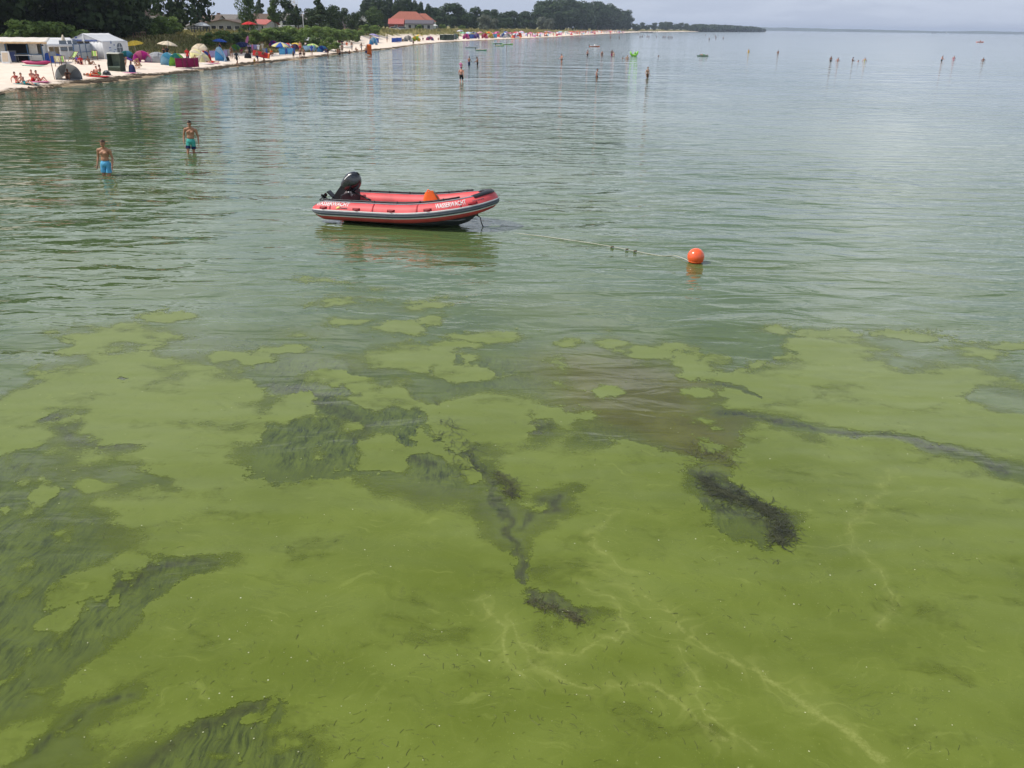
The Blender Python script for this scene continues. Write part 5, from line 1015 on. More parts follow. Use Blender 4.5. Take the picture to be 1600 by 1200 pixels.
# the beach beyond reads as one speckled crowd
def far_crowd():
    r2 = random.Random(7); cols = ['white', 'red', 'pink', 'pale blue', 'crimson', 'cream', 'lilac', 'orange', 'grey', 'brown']; bins = {c: MB() for c in cols}
    for i in range(260):
        y = 395 + 620 * r2.random() ** 1.4; s = r2.uniform(2.5, 13); x = float(tab(XS, y)) - s; z = float(ground(x, y)); c = r2.choice(cols); m = bins[c]
        if r2.random() < .45:
            R_ = r2.uniform(.9, 1.4); h = r2.uniform(1.5, 2.1); m.add([(x + R_ * math.cos(k * .785), y + R_ * math.sin(k * .785), z + h - .45) for k in range(8)] + [(x, y, z + h)], [(k, (k + 1) % 8, 8) for k in range(8)]); m.box((x, y, z + h / 2), (.05, .05, h))
        elif r2.random() < .5:
            w, h = r2.uniform(1.2, 2.4), r2.uniform(.8, 1.4); m.add([(x - w / 2, y - .6, z), (x + w / 2, y - .6, z), (x + w / 2, y + .6, z), (x - w / 2, y + .6, z), (x, y, z + h)], [(0, 1, 4), (1, 2, 4), (2, 3, 4), (3, 0, 4)])
        else: m.tube([(x, y, z), (x, y, z + .8), (x, y, z + 1.4), (x, y, z + 1.75)], [.13, .17, .2, .1], 6)
    root = None
    me_all = MB(); mats = []; fm = []
    for i, c in enumerate(cols):
        n0 = len(me_all.f); me_all.add(bins[c].v, bins[c].f); mats.append(cloth(c)); fm += [i] * (len(me_all.f) - n0)
    me = me_all.mesh('beach_crowd')
    for m in mats: me.materials.append(m)
    me.polygons.foreach_set('material_index', fm); tag(link('beach_crowd', me), 'far-off crowd of bathers and sunshades along the distant beach', 'crowd', kind='stuff')
far_crowd()
# ---- boats and bathers on the water
small_boat(737, 75, 3.0, 'white', 'grey', 'slim white rowing boat moored off the sand bay', -.15)
small_boat(752, 78.8, 2.3, 'green', 'cream', 'cream and green rowing boat nearest of the moored ones', .1, motor=True)
small_boat(778, 68.6, 3.2, 'green', 'white', 'white boat with dark green hull moored farthest in', .15)
small_boat(781, 72, 2.2, 'green', 'pale yellow', 'short pale boat moored beside the marker post', -.1, motor=True)
small_boat(793, 69.6, 3.2, 'lime', 'white', 'long white boat with pale green hull beyond the marker post', .1, mast=2.3)
small_boat(929, 73, 2.9, 'orange', 'white', 'white motorboat with orange hull and cabin lying offshore', .12, cabin=True, motor=True)
def marker_post():
    p = at(791.5, 79, 0); R = thing('marker_post', 'thin dark marker post rising from the water by the moored boats', 'post', p); MB().tube([(0, 0, -1), (.05, 0, 2.2)], .05, 7).build('shaft', TIMBER, R); MB().ball((.05, 0, 2.22), .09, 8, 6).build('cap', BLACK_PL, R)
marker_post()
B_ = [('reach', 733, 101.5, 140, 1.8, 'dark wading man bent to look down, partner of the one reaching out', S_('navy'), 2, .5), ('reach', 746, 102.5, -80, 1.8, 'dark wading man holding his arms out before him', S_('black'), 2, .45), ('reach', 877.5, 97.5, -60, 1.75, 'wader with bowed head in the middle of the bay', [('swim_briefs', 'brown')], 1, .35), ('walk', 918, 87.5, 60, 1.75, 'wader in dark shorts nearest to the orange motorboat', S_('black'), 1, .45), ('stand', 940.5, 87.5, 0, 1.6, 'wader in a brown swimsuit between the dark one and the close pair', [('swimsuit', 'brown')], 1, .5),
  ('stand', 956, 86.8, 20, 1.75, 'taller one of two waders standing close together', S_('crimson'), 2, .5), ('woman', 958.6, 88, -10, 1.55, 'shorter one of two waders standing close together', Bk('cream'), 1, .5), ('swim', 973, 91.5, 0, 1.75, 'dark swimmer whose head shows by the pale bather', [], 2, 0), ('hips', 980, 93, 10, 1.75, 'pale bather standing near the bright green swim toy', S_('orange'), 0, .85),
  ('woman', 932.5, 121.8, 70, 1.72, 'woman in a dark bikini wading nearer than the other bathers in the bay', [('swim_briefs', 'black'), ('bikini_top', 'white')], 1, .6), ('stroll', 1011.5, 121.5, 40, 1.78, 'pale man with folded arms wading alone, his shadow on the water', S_('brown'), 0, .45), ('swim', 1029, 88, 0, 1.75, 'dark head of a lone swimmer beyond the pale wading man', [], 2, 0), ('woman', 1169.5, 82, 0, 1.7, 'bather in a yellow swimsuit standing waist deep', [('swimsuit', 'yellow')], 1, .7), ('reach', 1215.5, 84, -30, 1.75, 'bather with raised arms right of the one in yellow', S_('brown'), 2, .8),
  ('stand', 1298, 95, 0, 1.6, 'thin dark bather at the outer end of the row of five', S_('black'), 2, .6), ('hips', 1309, 95.5, 10, 1.75, 'second bather of the row of five, hands on hips', S_('navy'), 1, .95), ('reach', 1332, 95, 60, 1.75, 'dark bather in the middle of the row of five', S_('black'), 2, .9), ('swim', 1341, 96, 0, 1.7, 'swimmer in a white cap within the row of five', [], 1, 0), ('hips', 1351, 95.5, -10, 1.75, 'bather in a pale yellow top at the inner end of the row of five', [('swimsuit', 'pale yellow')], 1, .95),
  ('reach', 1471.5, 94.5, 40, 1.8, 'bather in dark shorts, biggest of the three far out bathers', S_('black'), 1, .7), ('hips', 1490, 93.5, 0, 1.75, 'middle one of the three far out bathers', Bk('pink'), 1, .8), ('hips', 1536, 95.5, -20, 1.75, 'bather standing apart with arms spread, outermost of three', S_('brown'), 2, .9)]
for ps, px, py, fc, h, lb, wr, sk, sk_ in B_: person(ps, at(px, py, 0), fc, h, lb, wr, 3 if sk == 1 else sk, sink=sk_ + (.18 if ps != 'swim' else 0), hair='brown' if sk == 0 else 'dark')
def swim_toy():
    p = at(990.5, 88, 0); R = thing('swim_toy', 'bright green inflatable swim toy with upright ends floating in the bay', 'swim toy', (p.x, p.y, .1), .2); g_ = cloth('lime')
    MB().tube([(-.75, 0, .75), (-.6, 0, .3), (-.3, 0, .05), (.3, 0, .05), (.6, 0, .35), (.75, 0, .85)], [.12, .2, .26, .26, .2, .1], 10).build('body', g_, R); MB().ball((.2, 0, .45), (.16, .16, .3), 10, 7).build('bolster', g_, R)
swim_toy()
def floating_lilo():
    p = at(1098, 87.8, 0); R = thing('floating_lilo', 'long dark green air mattress floating flat far out', 'air mattress', (p.x, p.y, .06), .1); 
    for i in range(3): MB().grid(lambda u, v: ((u - .5) * 2.1, -.25 + .25 * i + .12 * math.cos(2 * math.pi * v), .10 * math.sin(2 * math.pi * v)), 8, 8).build('air_tube', mat('lilo green', (.08, .16, .09), .5), R)
    o = person('lie', (p.x + .1, p.y, .14), 95, 1.65, 'bather lying flat on the dark green air mattress', S_('green'), 1)
floating_lilo()
def raft_swimmer():
    p = at(1531.5, 66, 0); small_boat(1531.5, 66.2, 4.2, 'orange', 'orange', 'flat orange rubber raft far out with one person aboard', .1); person('sit', (p.x, p.y, .25), 0, 1.7, 'tiny dark rower sitting in the orange rubber raft', [('shirt', 'red')], 2)
raft_swimmer()
for i, (px, py) in enumerate([(953.5, 60.5), (967.5, 60.5), (997, 54.5), (1000, 59), (1003.5, 58.5), (1011, 58.5), (1014, 59), (1026, 58.5), (1036, 59.5), (1039, 59.5), (1044, 59.8), (1047, 60), (1050, 60), (1102, 55.5), (1108, 63), (1117.5, 57.5), (1118.5, 60.5), (1130, 61)]):
    person('stand', at(px, py, 0), rng.uniform(-60, 60), 1.75, 'tiny dark bather standing far out near the horizon', S_('black'), 2, group='tiny bathers far out', sink=.55)
for i, (px, py, lb) in enumerate([(1006.5, 51, 'low dark rowing boat at the tip of the far beach'), (1014, 51.2, 'second low dark boat by the far jetty')]): small_boat(px, py, 9, 'dark grey', 'grey', lb, .05)

# ------------------------------------------------------------------ trees, bushes, grass
def leaf_mat(name, c1, c2, tr=.25):
    if name in MATS: return MATS[name]
    g = G(name); tc_ = N(g.t, 'ShaderNodeTexCoord').outputs['Object']
    c = g.mix(g.rng(g.noise(tc_, .55, 3), .35, .65), c1, c2); c = g.mix(g.rng(g.noise(tc_, 3.5, 2), .5, .8, 0, .5), c, tuple(min(1, v * 1.7) for v in c2))
    g.put(g.b.inputs['Base Color'], c); g.b.inputs['Roughness'].default_value = .6; g.b.inputs['Specular IOR Level'].default_value = .25
    t = N(g.t, 'ShaderNodeBsdfTranslucent'); g.put(t.inputs[0], c); ms = N(g.t, 'ShaderNodeMixShader'); ms.inputs[0].default_value = tr
    g.put(ms.inputs[1], g.b.outputs[0]); g.put(ms.inputs[2], t.outputs[0]); g.put(g.out.inputs[0], ms.outputs[0]); MATS[name] = g.m; return g.m
LEAF_DARK = leaf_mat('leaves dark', (.022, .040, .013), (.045, .075, .022)); LEAF_MID = leaf_mat('leaves mid', (.055, .092, .026), (.10, .155, .042)); LEAF_LIGHT = leaf_mat('leaves light', (.10, .155, .034), (.18, .26, .062)); LEAF_GREY = leaf_mat('leaves grey', (.10, .12, .085), (.17, .19, .14)); LEAF_WOOD = leaf_mat('leaves far wood', (.028, .052, .020), (.050, .085, .030))
BARK = mat('bark', (.055, .042, .032), .9, .35, 5, .1, bump=.6)
def leaf_cloud(name, lobes, n, size, seed, shell=.62):
    """leaf-sized quads spread through a set of ellipsoid lobes (centre, radii)"""
    r = np.random.RandomState(seed); vol = np.array([l[1][0] * l[1][1] * l[1][2] for l in lobes]) ** .67; pick = r.choice(len(lobes), n, p=vol / vol.sum())
    C = np.array([l[0] for l in lobes])[pick]; Rd = np.array([l[1] for l in lobes])[pick]
    d = r.normal(size=(n, 3)); d /= np.linalg.norm(d, axis=1)[:, None]; rad = shell + (1.06 - shell) * r.rand(n) ** .6
    P = C + d * Rd * rad[:, None]
    nr = d + r.normal(size=(n, 3)) * .55; nr /= np.linalg.norm(nr, axis=1)[:, None]
    t = np.cross(nr, r.normal(size=(n, 3))); t /= np.linalg.norm(t, axis=1)[:, None]; b = np.cross(nr, t); s = size * (.55 + .9 * r.rand(n))[:, None]
    q = np.stack([P - t * s * .5 - b * s * .12, P + t * s * .08 - b * s * .42, P + t * s * .5 + b * s * .1, P - t * s * .05 + b * s * .45], 1).reshape(-1, 3)
    return q, np.arange(n * 4).reshape(-1, 4)
def tree_proto(kind, h, seed, n, size, leaf):
    """meshes for trunk, limbs and crown of one kind of tree, origin at its foot"""
    r = random.Random(seed); tr = MB(); lobes = []; limbs = []
    if kind == 'poplar':
        cw = h * .13
        for i in range(9): z = h * (.16 + .80 * i / 8); k = math.sin(math.pi * (.12 + .80 * i / 8)) ** .6; lobes.append(((r.uniform(-.3, .3) * cw, r.uniform(-.3, .3) * cw, z), (cw * k * 1.05, cw * k, h * .10)))
        limbs += [((0, 0, h * (.2 + .1 * i)), (r.uniform(-.8, .8) * cw, r.uniform(-.8, .8) * cw, h * (.34 + .1 * i))) for i in range(5)]; top = .92
    elif kind == 'pine':
        for i in range(13): z = h * (.30 + .68 * (i / 12)); w = h * .24 * (1.02 - (i / 12) ** 1.3); a = r.uniform(0, 6.28); lobes.append(((math.cos(a) * w * .55, math.sin(a) * w * .55, z), (w * .75 + .2, w * .75 + .2, h * .05 + .15)))
        limbs += [((0, 0, l[0][2]), l[0]) for l in lobes]; top = .97
    elif kind == 'big':
        cw = h * .32
        for i in range(38):
            a = r.uniform(0, 6.28); q = r.random() ** .5; z = h * (.10 + .84 * r.random() ** 1.25); k = math.sin(math.pi * min(1, max(.14, (z / h - .02) / 1.0))) ** .45; rr = h * r.uniform(.055, .105)
            lobes.append(((math.cos(a) * q * cw * k, math.sin(a) * q * cw * k, z), (rr * 1.25, rr * 1.25, rr * .8)))
        limbs += [((0, 0, h * r.uniform(.18, .4)), l[0]) for l in lobes[:16]]; top = .62
    else:
        cw = h * (.40 if kind == 'round' else .30)
        for i in range(22):
            a = r.uniform(0, 6.28); q = r.random() ** .6; z = h * (.12 + .76 * r.random()); k = math.sin(math.pi * min(1, max(.25, (z / h - .0) / 1.04))) ** .5; rr = h * r.uniform(.11, .18)
            lobes.append(((math.cos(a) * q * cw * k, math.sin(a) * q * cw * k, z), (rr * 1.1, rr * 1.1, rr * .9)))
        limbs += [((0, 0, h * r.uniform(.15, .35)), l[0]) for l in lobes[:8]]; top = .6
    b = h * (.011 if kind == 'big' else .017); tr.tube([(0, 0, -.6), (0, 0, .0), (.1, .05, h * .2), (-.05, .08, h * .45), (0, 0, h * top)], [b * 1.5, b * 1.15, b * .9, b * .6, b * .12], 9)
    lm = MB()
    for a, c in limbs: a, c = Vector(a), Vector(c); mid = a.lerp(c, .5) + Vector((0, 0, h * .02)); lm.tube([a, mid, c], [b * .42, b * .28, b * .08], 6)
    q, f = leaf_cloud('crown', lobes, n, size, seed)
    return (tr.mesh('trunk'), lm.mesh('limbs'), mesh_np('crown', q, f, leaf, smooth=False), h)
for m_ in (): pass
PROTO = {}
def proto(kind, seed, h, n, size, leaf):
    k = (kind, seed, h, leaf.name)
    if k not in PROTO:
        PROTO[k] = tree_proto(kind, h, seed, n, size, leaf)
        for me in PROTO[k][:2]: me.materials.append(BARK)
    return PROTO[k]
def tree(pr, p, h, label, name='leafy_tree', group=None, rz=0., wide=1., cat='tree'):
    s = h / pr[3]; R = thing(name, label, cat, p, rz, group); R.scale = (s * wide, s * wide, s)
    for me in pr[:3]: link(me.name.split('.')[0], me, R)
    return R
# big dark trees behind the tents
BIGS = [proto('big', 31 + i, 22., 6800, .62, LEAF_DARK) for i in range(3)]
BIG = [(-52, 118, 24, 'with a thick trunk behind the kiosk at the picture edge'), (3, 132, 25, 'with a stout trunk behind the kiosk roof'), (34, 134, 24, 'second tall dark tree behind the kiosk, trunk above the awning'), (62, 142, 26, 'above the gap between kiosk and canopy marquee'), (91, 136, 25, 'with a dark trunk behind the canopy marquee'),
       (118, 140, 26, 'with a slanting trunk before the white house'), (137, 134, 24, 'left of two trunks behind the large marquee ridge'), (152, 138, 25, 'right of two trunks behind the large marquee ridge'), (176, 142, 24, 'deep in shade behind the large marquee'), (194, 136, 17, 'low-branched, last of the dark wood before the gap of sky')]
for i, (px, d, h, lb) in enumerate(BIG): tree(BIGS[i % 3], at_d(px, d), h, 'tall dark tree ' + lb, 'tall_tree', 'dark trees behind the tents', i * 1.3, 1.0 if i < 9 else .8)
UND = [proto('round', 46 + i, 9., 2600, .5, [LEAF_DARK, LEAF_MID][i]) for i in range(2)]
for i, (px, d, h, lb) in enumerate([(-14, 150, 8, 'behind the kiosk at the picture edge'), (18, 156, 9, 'between the first trunks behind the kiosk'), (48, 158, 8, 'behind the canopy marquee roof'), (76, 162, 9, 'behind the gap of the two marquees'), (98, 152, 4.2, 'hiding the foot of the white shaded house'), (150, 156, 8, 'behind the ridge of the large marquee'), (170, 152, 7.5, 'above the rear end of the large marquee'), (186, 148, 6.5, 'above the arched window of the large marquee'), (203, 146, 5.2, 'at the grass beside the large marquee')]): tree(UND[0 if i != 4 else 1], at_d(px, d), h, 'low dark undergrowth tree ' + lb, 'undergrowth_tree', 'low trees under the tall dark wood', i * 1.7, 1.3)
tree(proto('big', 36, 20., 3000, .7, LEAF_DARK), at_d(283, 176), 24, 'tall dark tree with airy crown and gaps of sky between the houses', 'tall_tree', rz=.4, wide=.95)
tree(proto('oval', 37, 14., 3000, .55, LEAF_MID), at_d(212, 150), 9.5, 'mid green tree at the edge of the dark wood above the grass', rz=2.)
tree(proto('oval', 38, 13., 3600, .5, LEAF_MID), at_d(388, 190), 9.2, 'slender green tree standing before the restaurant roof', rz=1., wide=.66)
tree(proto('pine', 39, 12., 2600, .5, LEAF_MID), at_d(430, 200), 7.6, 'cone-shaped green tree beside the red roofed restaurant', 'conifer_tree', wide=.72)
tree(proto('round', 40, 10., 2600, .6, LEAF_DARK), at_d(447, 260), 8.6, 'dark round-topped tree behind the grey roofed house', rz=.5)
tree(proto('pine', 41, 10., 2200, .55, LEAF_DARK), at_d(466, 215), 5.6, 'small dark conifer beside the white lamp post', 'conifer_tree', wide=1.2)
tree(proto('round', 42, 10., 2600, .6, LEAF_DARK), at_d(453, 206), 4.6, 'dark bushy tree hiding the front of the grey roofed house', rz=1.5)
tree(proto('pine', 43, 10., 2000, .5, LEAF_DARK), at_d(409, 300), 9., 'little dark fir against the sky behind the restaurant', 'conifer_tree')
tree(proto('pine', 44, 12., 2600, .6, LEAF_DARK), at_d(499, 232), 8.2, 'pointed dark fir above the light green hedge', 'conifer_tree')
MIDT = [(512, 240, 6.4, 'dark round tree just past the pointed fir'), (522, 244, 6.8, 'dark round tree third from the pointed fir'), (489, 250, 6.2, 'dark tree between lamp post and pointed fir'), (478, 262, 6.0, 'dark tree directly behind the lamp post'), (538, 290, 6.6, 'paler tree behind the mauve shed'), (551, 262, 5.2, 'low dark tree right of the mauve shed'), (566, 300, 6.2, 'low dark tree before the poplar row'), (585, 305, 7.6, 'round mid-green tree before the poplar row')]
for i, (px, d, h, lb) in enumerate(MIDT): tree(proto('round', 45 + i % 3, 9., 2000, .55, LEAF_DARK if i != 7 else LEAF_MID), at_d(px, d), h, lb, rz=i * 1.7, wide=1.05)
POPL = [proto('poplar', 51 + i, 18., 2800, .7, LEAF_WOOD) for i in range(2)]
for i, (px, d, ty) in enumerate([(570, 400, -1), (577, 408, -6), (586, 400, 1), (594, 412, -5), (602, 404, -1), (611, 410, -7), (619, 404, 0), (627, 412, -6), (635, 408, -4), (643, 416, 1), (651, 412, 3), (659, 415, 5), (668, 420, 8)]):
    p = at_d(px, d); tree(POPL[i % 2], p, top_z(p, px, ty) - p.z, ['first', 'second', 'third', 'fourth', 'fifth', 'sixth', 'seventh', 'eighth', 'ninth', 'tenth', 'eleventh', 'twelfth', 'last'][i] + ' poplar of the row, counted from the gap of sky', 'poplar_tree', 'poplar row behind the red roofed house', i * 2.1, 1.25)
# the wood behind the far beach
WOODS = [proto('round', 61 + i, 14., 2600, .85, LEAF_WOOD) for i in range(3)] + [proto('oval', 64, 14., 2600, .85, LEAF_WOOD)]
SKYL = [(668, 12), (690, 10), (700, 4), (712, 4), (722, 8), (728, 14), (738, 12), (750, 11), (758, 17), (766, 14), (780, 14), (790, 16), (800, 19), (815, 18), (826, 14), (838, 13), (846, 4), (860, -1), (885, -2), (905, 0), (915, 3), (930, 2), (945, 6), (955, 11), (965, 15), (975, 16), (981, 22), (986, 34)]
def skyl(px): return float(np.interp(px, [a for a, b in SKYL], [b for a, b in SKYL]))
def wood_d(px): return float(np.interp(px, [660, 700, 720, 800, 850, 900, 950, 985], [440, 470, 490, 620, 750, 900, 1130, 1290]))
ORD = 'first second third fourth fifth sixth seventh eighth ninth tenth eleventh twelfth thirteenth fourteenth fifteenth sixteenth seventeenth eighteenth nineteenth twentieth'.split(); ORD += ['twenty-' + o for o in ORD[:9]] + ['thirtieth'] + ['thirty-' + o for o in ORD[:9]] + ['fortieth'] + ['forty-' + o for o in ORD[:9]]
r2 = random.Random(3); k = 0; px = 666.
while px < 984:
    d = wood_d(px) + 25; p = at_d(px, d); h = top_z(p, px, skyl(px)) - p.z
    tree(WOODS[k % 4], p, h, f'{ORD[k]} tall tree of the dark beach wood counted from the poplars', 'wood_tree', 'tall trees of the beach wood', k * 1.9, 1.05); k += 1
    px += max(5.5, 7600 / d * r2.uniform(.85, 1.2))
px = 672.; k = 0
while px < 980:
    d = wood_d(px); p = at_d(px, d); top = skyl(px); low = top + (44 - top) * r2.uniform(.25, .5)
    tree(WOODS[(k + 1) % 4], p, top_z(p, px, low) - p.z, f'{ORD[k]} low front tree of the beach wood counted from the poplars', 'wood_tree', 'front trees of the beach wood', k * 2.3, 1.25); k += 1; px += max(6., 7600 / d * r2.uniform(.85, 1.15))
SHR = proto('round', 71, 5., 1500, .42, LEAF_GREY)
for px, d, h, lb in ((757, 450, 8., 'silver-leaved bush in front of the dark wood above the far tents'), (771, 462, 6.2, 'pale willow bush on the dune crest beside the silver-leaved one'), (848, 690, 10., 'grey-green bush at the foot of the high mound of trees'), (860, 700, 9., 'second grey-green bush at the foot of the high mound')): tree(SHR, at_d(px, d), h, lb, 'bush', rz=px, cat='bush')
# low far shore: single trees, then one mass
FT = [(993, 1240, 35, 'lone round tree just off the end of the beach wood'), (999, 1300, 40, 'low tree behind the far jetty'), (1005, 1340, 35, 'first of the round trees behind the far jetty'), (1012, 1380, 37, 'second of the round trees behind the far jetty'), (1021, 1440, 35.5, 'roundest of the trees standing apart behind the far jetty'), (1031, 1500, 34.5, 'first tall tree of the far shore wood'), (1037, 1520, 33.5, 'second tall tree of the far shore wood'), (1043, 1550, 34, 'third tall tree of the far shore wood'), (1049, 1580, 34.5, 'fourth tall tree of the far shore wood'), (1056, 1620, 35, 'fifth tall tree of the far shore wood'), (1063, 1660, 35.5, 'sixth tall tree of the far shore wood'), (1070, 1690, 36.5, 'seventh tall tree of the far shore wood'), (1077, 1720, 37.5, 'eighth tall tree of the far shore wood'), (1084, 1760, 38.5, 'last tall tree of the far shore wood')]
for i, (px, d, ty, lb) in enumerate(FT):
    p = at_d(px, d); p.z = max(p.z, .3); tree(WOODS[i % 3], p, top_z(p, px, ty) - p.z, lb, 'wood_tree', 'single trees on the far shore', i, 1.25)
def mass(name, label, rows, leaf, size, wide, gapf=1.):
    r = random.Random(5); lobes = []
    for px, d, ty in rows:
        p = at_d(px, d); p.z = max(min(p.z, 3), .2); h = max(2.5, top_z(p, px, ty) - p.z)
        for j in range(3): lobes.append(((p.x + r.uniform(-1, 1) * wide * .6, p.y + r.uniform(-1, 1) * wide, p.z + h * r.uniform(.35, .62)), (wide * r.uniform(.6, 1), wide * r.uniform(.6, 1), h * .42)))
    q, f = leaf_cloud(name, lobes, len(lobes) * 240, size, 5, .8); tag(link(name, mesh_np(name, q, f, leaf, smooth=False)), label, 'wood', kind='stuff')
mass('far_wood', 'distant low wood along the far shore running out to a point', [(1088 + i * 2.6, 1780 + i * 17, np.interp(1088 + i * 2.6, [1088, 1110, 1140, 1162, 1175, 1188], [38.5, 39.5, 39.8, 41.5, 41.5, 44.5])) for i in range(39)], LEAF_WOOD, 4.5, 14)
def far_coast():
    r = random.Random(9); n = 260; V = []; X0 = [at_d(1120 + i * 2.2, 7200) for i in range(n)]
    prof = lambda i: (4.5 + 5.5 * (vnoise(i * .045, 3.3) ** 1.5) + 2.4 * vnoise(i * .35, 7.7) + 1.2 * vnoise(i * 1.3, 2.2)) * np.interp(i, [0, 15, 60, 150, 175, 200, 260], [1.3, 1.45, 1.5, 1.1, .75, 1., 1.1])
    for i, p in enumerate(X0):
        h = float(prof(i)) * 1.9; V += [(p.x, p.y, -1), (p.x, p.y + 40, h * .8), (p.x, p.y + 160, h), (p.x, p.y + 900, h * .7), (p.x, p.y + 1100, -1)]
    Fc = [(i * 5 + j, (i + 1) * 5 + j, (i + 1) * 5 + j + 1, i * 5 + j + 1) for i in range(n - 1) for j in range(4)]
    o = MB().add(V, Fc).build('far_coast_hills', mat('far coast', (.05, .075, .04), .9, .4, .004)); tag(o, kind='structure')
    for px, lb in ((1480, 'tiny pale sail far out before the distant coast'),):
        p = at_d(px, 4200, 0); R = thing('sailing_boat', lb, 'sailing boat', p); MB().prism([(-4, 0), (4.5, 0), (5, 1), (-4, 1)], 'y', -1, 1).build('hull', paint('white'), R); MB().prism([(-3, 1.8), (.4, 1.8), (.4, 11)], 'y', -.05, .05).build('sail', cloth('white'), R); MB().prism([(.7, 1.8), (4, 1.6), (.7, 9)], 'y', -.05, .05).build('jib', cloth('white'), R)
    p = at_d(1460, 5200, 0); R = thing('cargo_ship', 'tiny grey ship lying far out before the distant coast', 'ship', p); MB().prism([(-14, 0), (13, 0), (16, 3), (-14, 3)], 'y', -3, 3).build('hull', paint('dark grey'), R); MB().box((-9, 0, 5), (6, 5, 4)).build('bridge', paint('grey'), R)
far_coast()
def jetty():
    a, b = at(1000, 49.6, 1.2), at(1026, 49.3, 1.2); a = at_d(1000, 1270, 1.3); b = at_d(1027, 1300, 1.3); c = (a + b) / 2; d = b - a; R = thing('jetty', 'low grey timber jetty on the far shore below the round trees', 'jetty', (c.x, c.y, 0), math.atan2(d.y, d.x)); L_ = d.length
    MB().box((0, 0, 1.3), (L_, 2.5, .35)).build('deck', mat('jetty deck', (.25, .23, .21), .8), R)
    for i in range(9): MB().tube([((i / 8 - .5) * L_ * .98, -1, -.5), ((i / 8 - .5) * L_ * .98, -1, 1.2)], .25, 6).build('pile', TIMBER, R)
    MB().box((0, 1.2, 2.3), (L_, .12, .12)).build('handrail', TIMBER, R)
jetty()
# bushes on the dune front
BU = [proto('round', 81 + i, 4., 2600, .26, [LEAF_LIGHT, LEAF_LIGHT, LEAF_MID][i]) for i in range(3)]
BUSH = [(330, 74, 2.2, 1.5), (352, 73, 2.4, 1.4), (375, 71, 2.8, 1.4), (398, 70, 2.4, 1.6), (420, 70, 2.7, 1.6), (440, 71, 3.2, 1.5), (460, 72.5, 3.4, 1.5), (480, 75, 3.5, 1.4), (498, 77.5, 3.0, 1.4), (514, 79.5, 2.4, 1.4), (524, 81, 1.7, 1.3), (408, 64, 1.6, 1.8), (430, 63, 2.2, 1.7), (452, 62, 2.5, 1.7), (472, 62, 2.1, 1.7), (372, 66, 1.3, 1.7), (350, 68, 1.1, 1.7)]
BL = ['low green bush at the start of the dune thicket', 'green bush behind the dark blue parasol', 'green bush behind the mint green tent', 'green bush behind the folded pink parasol', 'green bush behind the red lilo carriers', 'tall green bush behind the yellow and blue parasol', 'tall green bush behind the purple tent', 'broad bush behind the pale blue windbreak', 'bush behind the sky blue tent', 'bush sloping down to the water at the point', 'lowest bush at the tip of the thicket', 'upper bush below the red sunshade', 'upper bush below the restaurant corner', 'upper bush in front of the white fence', 'uppermost bush beside the dune sand', 'upper bush below the slender tree', 'upper bush below the restaurant windows']
for i, (px, py, h, w) in enumerate(BUSH): tree(BU[i % 3], at(px, py), h, BL[i], 'bush', 'bushes on the dune front', i * 1.1, w, 'bush')
HD = [(485, 196, 'light green hedge shrub by the lamp post'), (496, 200, 'second light green hedge shrub from the lamp post'), (508, 204, 'third light green hedge shrub from the lamp post'), (520, 208, 'fourth light green hedge shrub from the lamp post'), (532, 214, 'fifth light green hedge shrub from the lamp post'), (545, 222, 'light green shrub below the mauve shed'), (558, 228, 'second light green shrub below the mauve shed'), (572, 268, 'light green shrub below the round mid-green tree'), (586, 275, 'last light green shrub of the dune hedge'),
      (250, 152, 'bright green bush in front of the white gabled house'), (265, 156, 'bright green bush below the small grey roofs'), (228, 146, 'bright green bush beside the dark wood'), (74, 118, 'yellow-green bush behind the canopy marquee'), (108, 120, 'yellow-green bush before the shaded house'), (28, 114, 'yellow-green bush behind the kiosk'), (655, 350, 'green shrub below the red roofed house'), (692, 410, 'green shrub beside the white gazebo'), (722, 440, 'green shrub on the crest above the hooded chairs')]
for i, (px, d, lb) in enumerate(HD): tree(proto('round', 90 + i % 2, 4., 2200, .3, LEAF_LIGHT), at_d(px, d), [2.9, 3.0, 3.1, 3.0, 2.9, 3.0, 2.9, 2.9, 2.6, 3.2, 3.0, 2.6, 3.4, 3.2, 3.4, 2.2, 2.4, 2.4][i], lb, 'shrub', 'light green shrubs', i, 1.5, 'shrub')
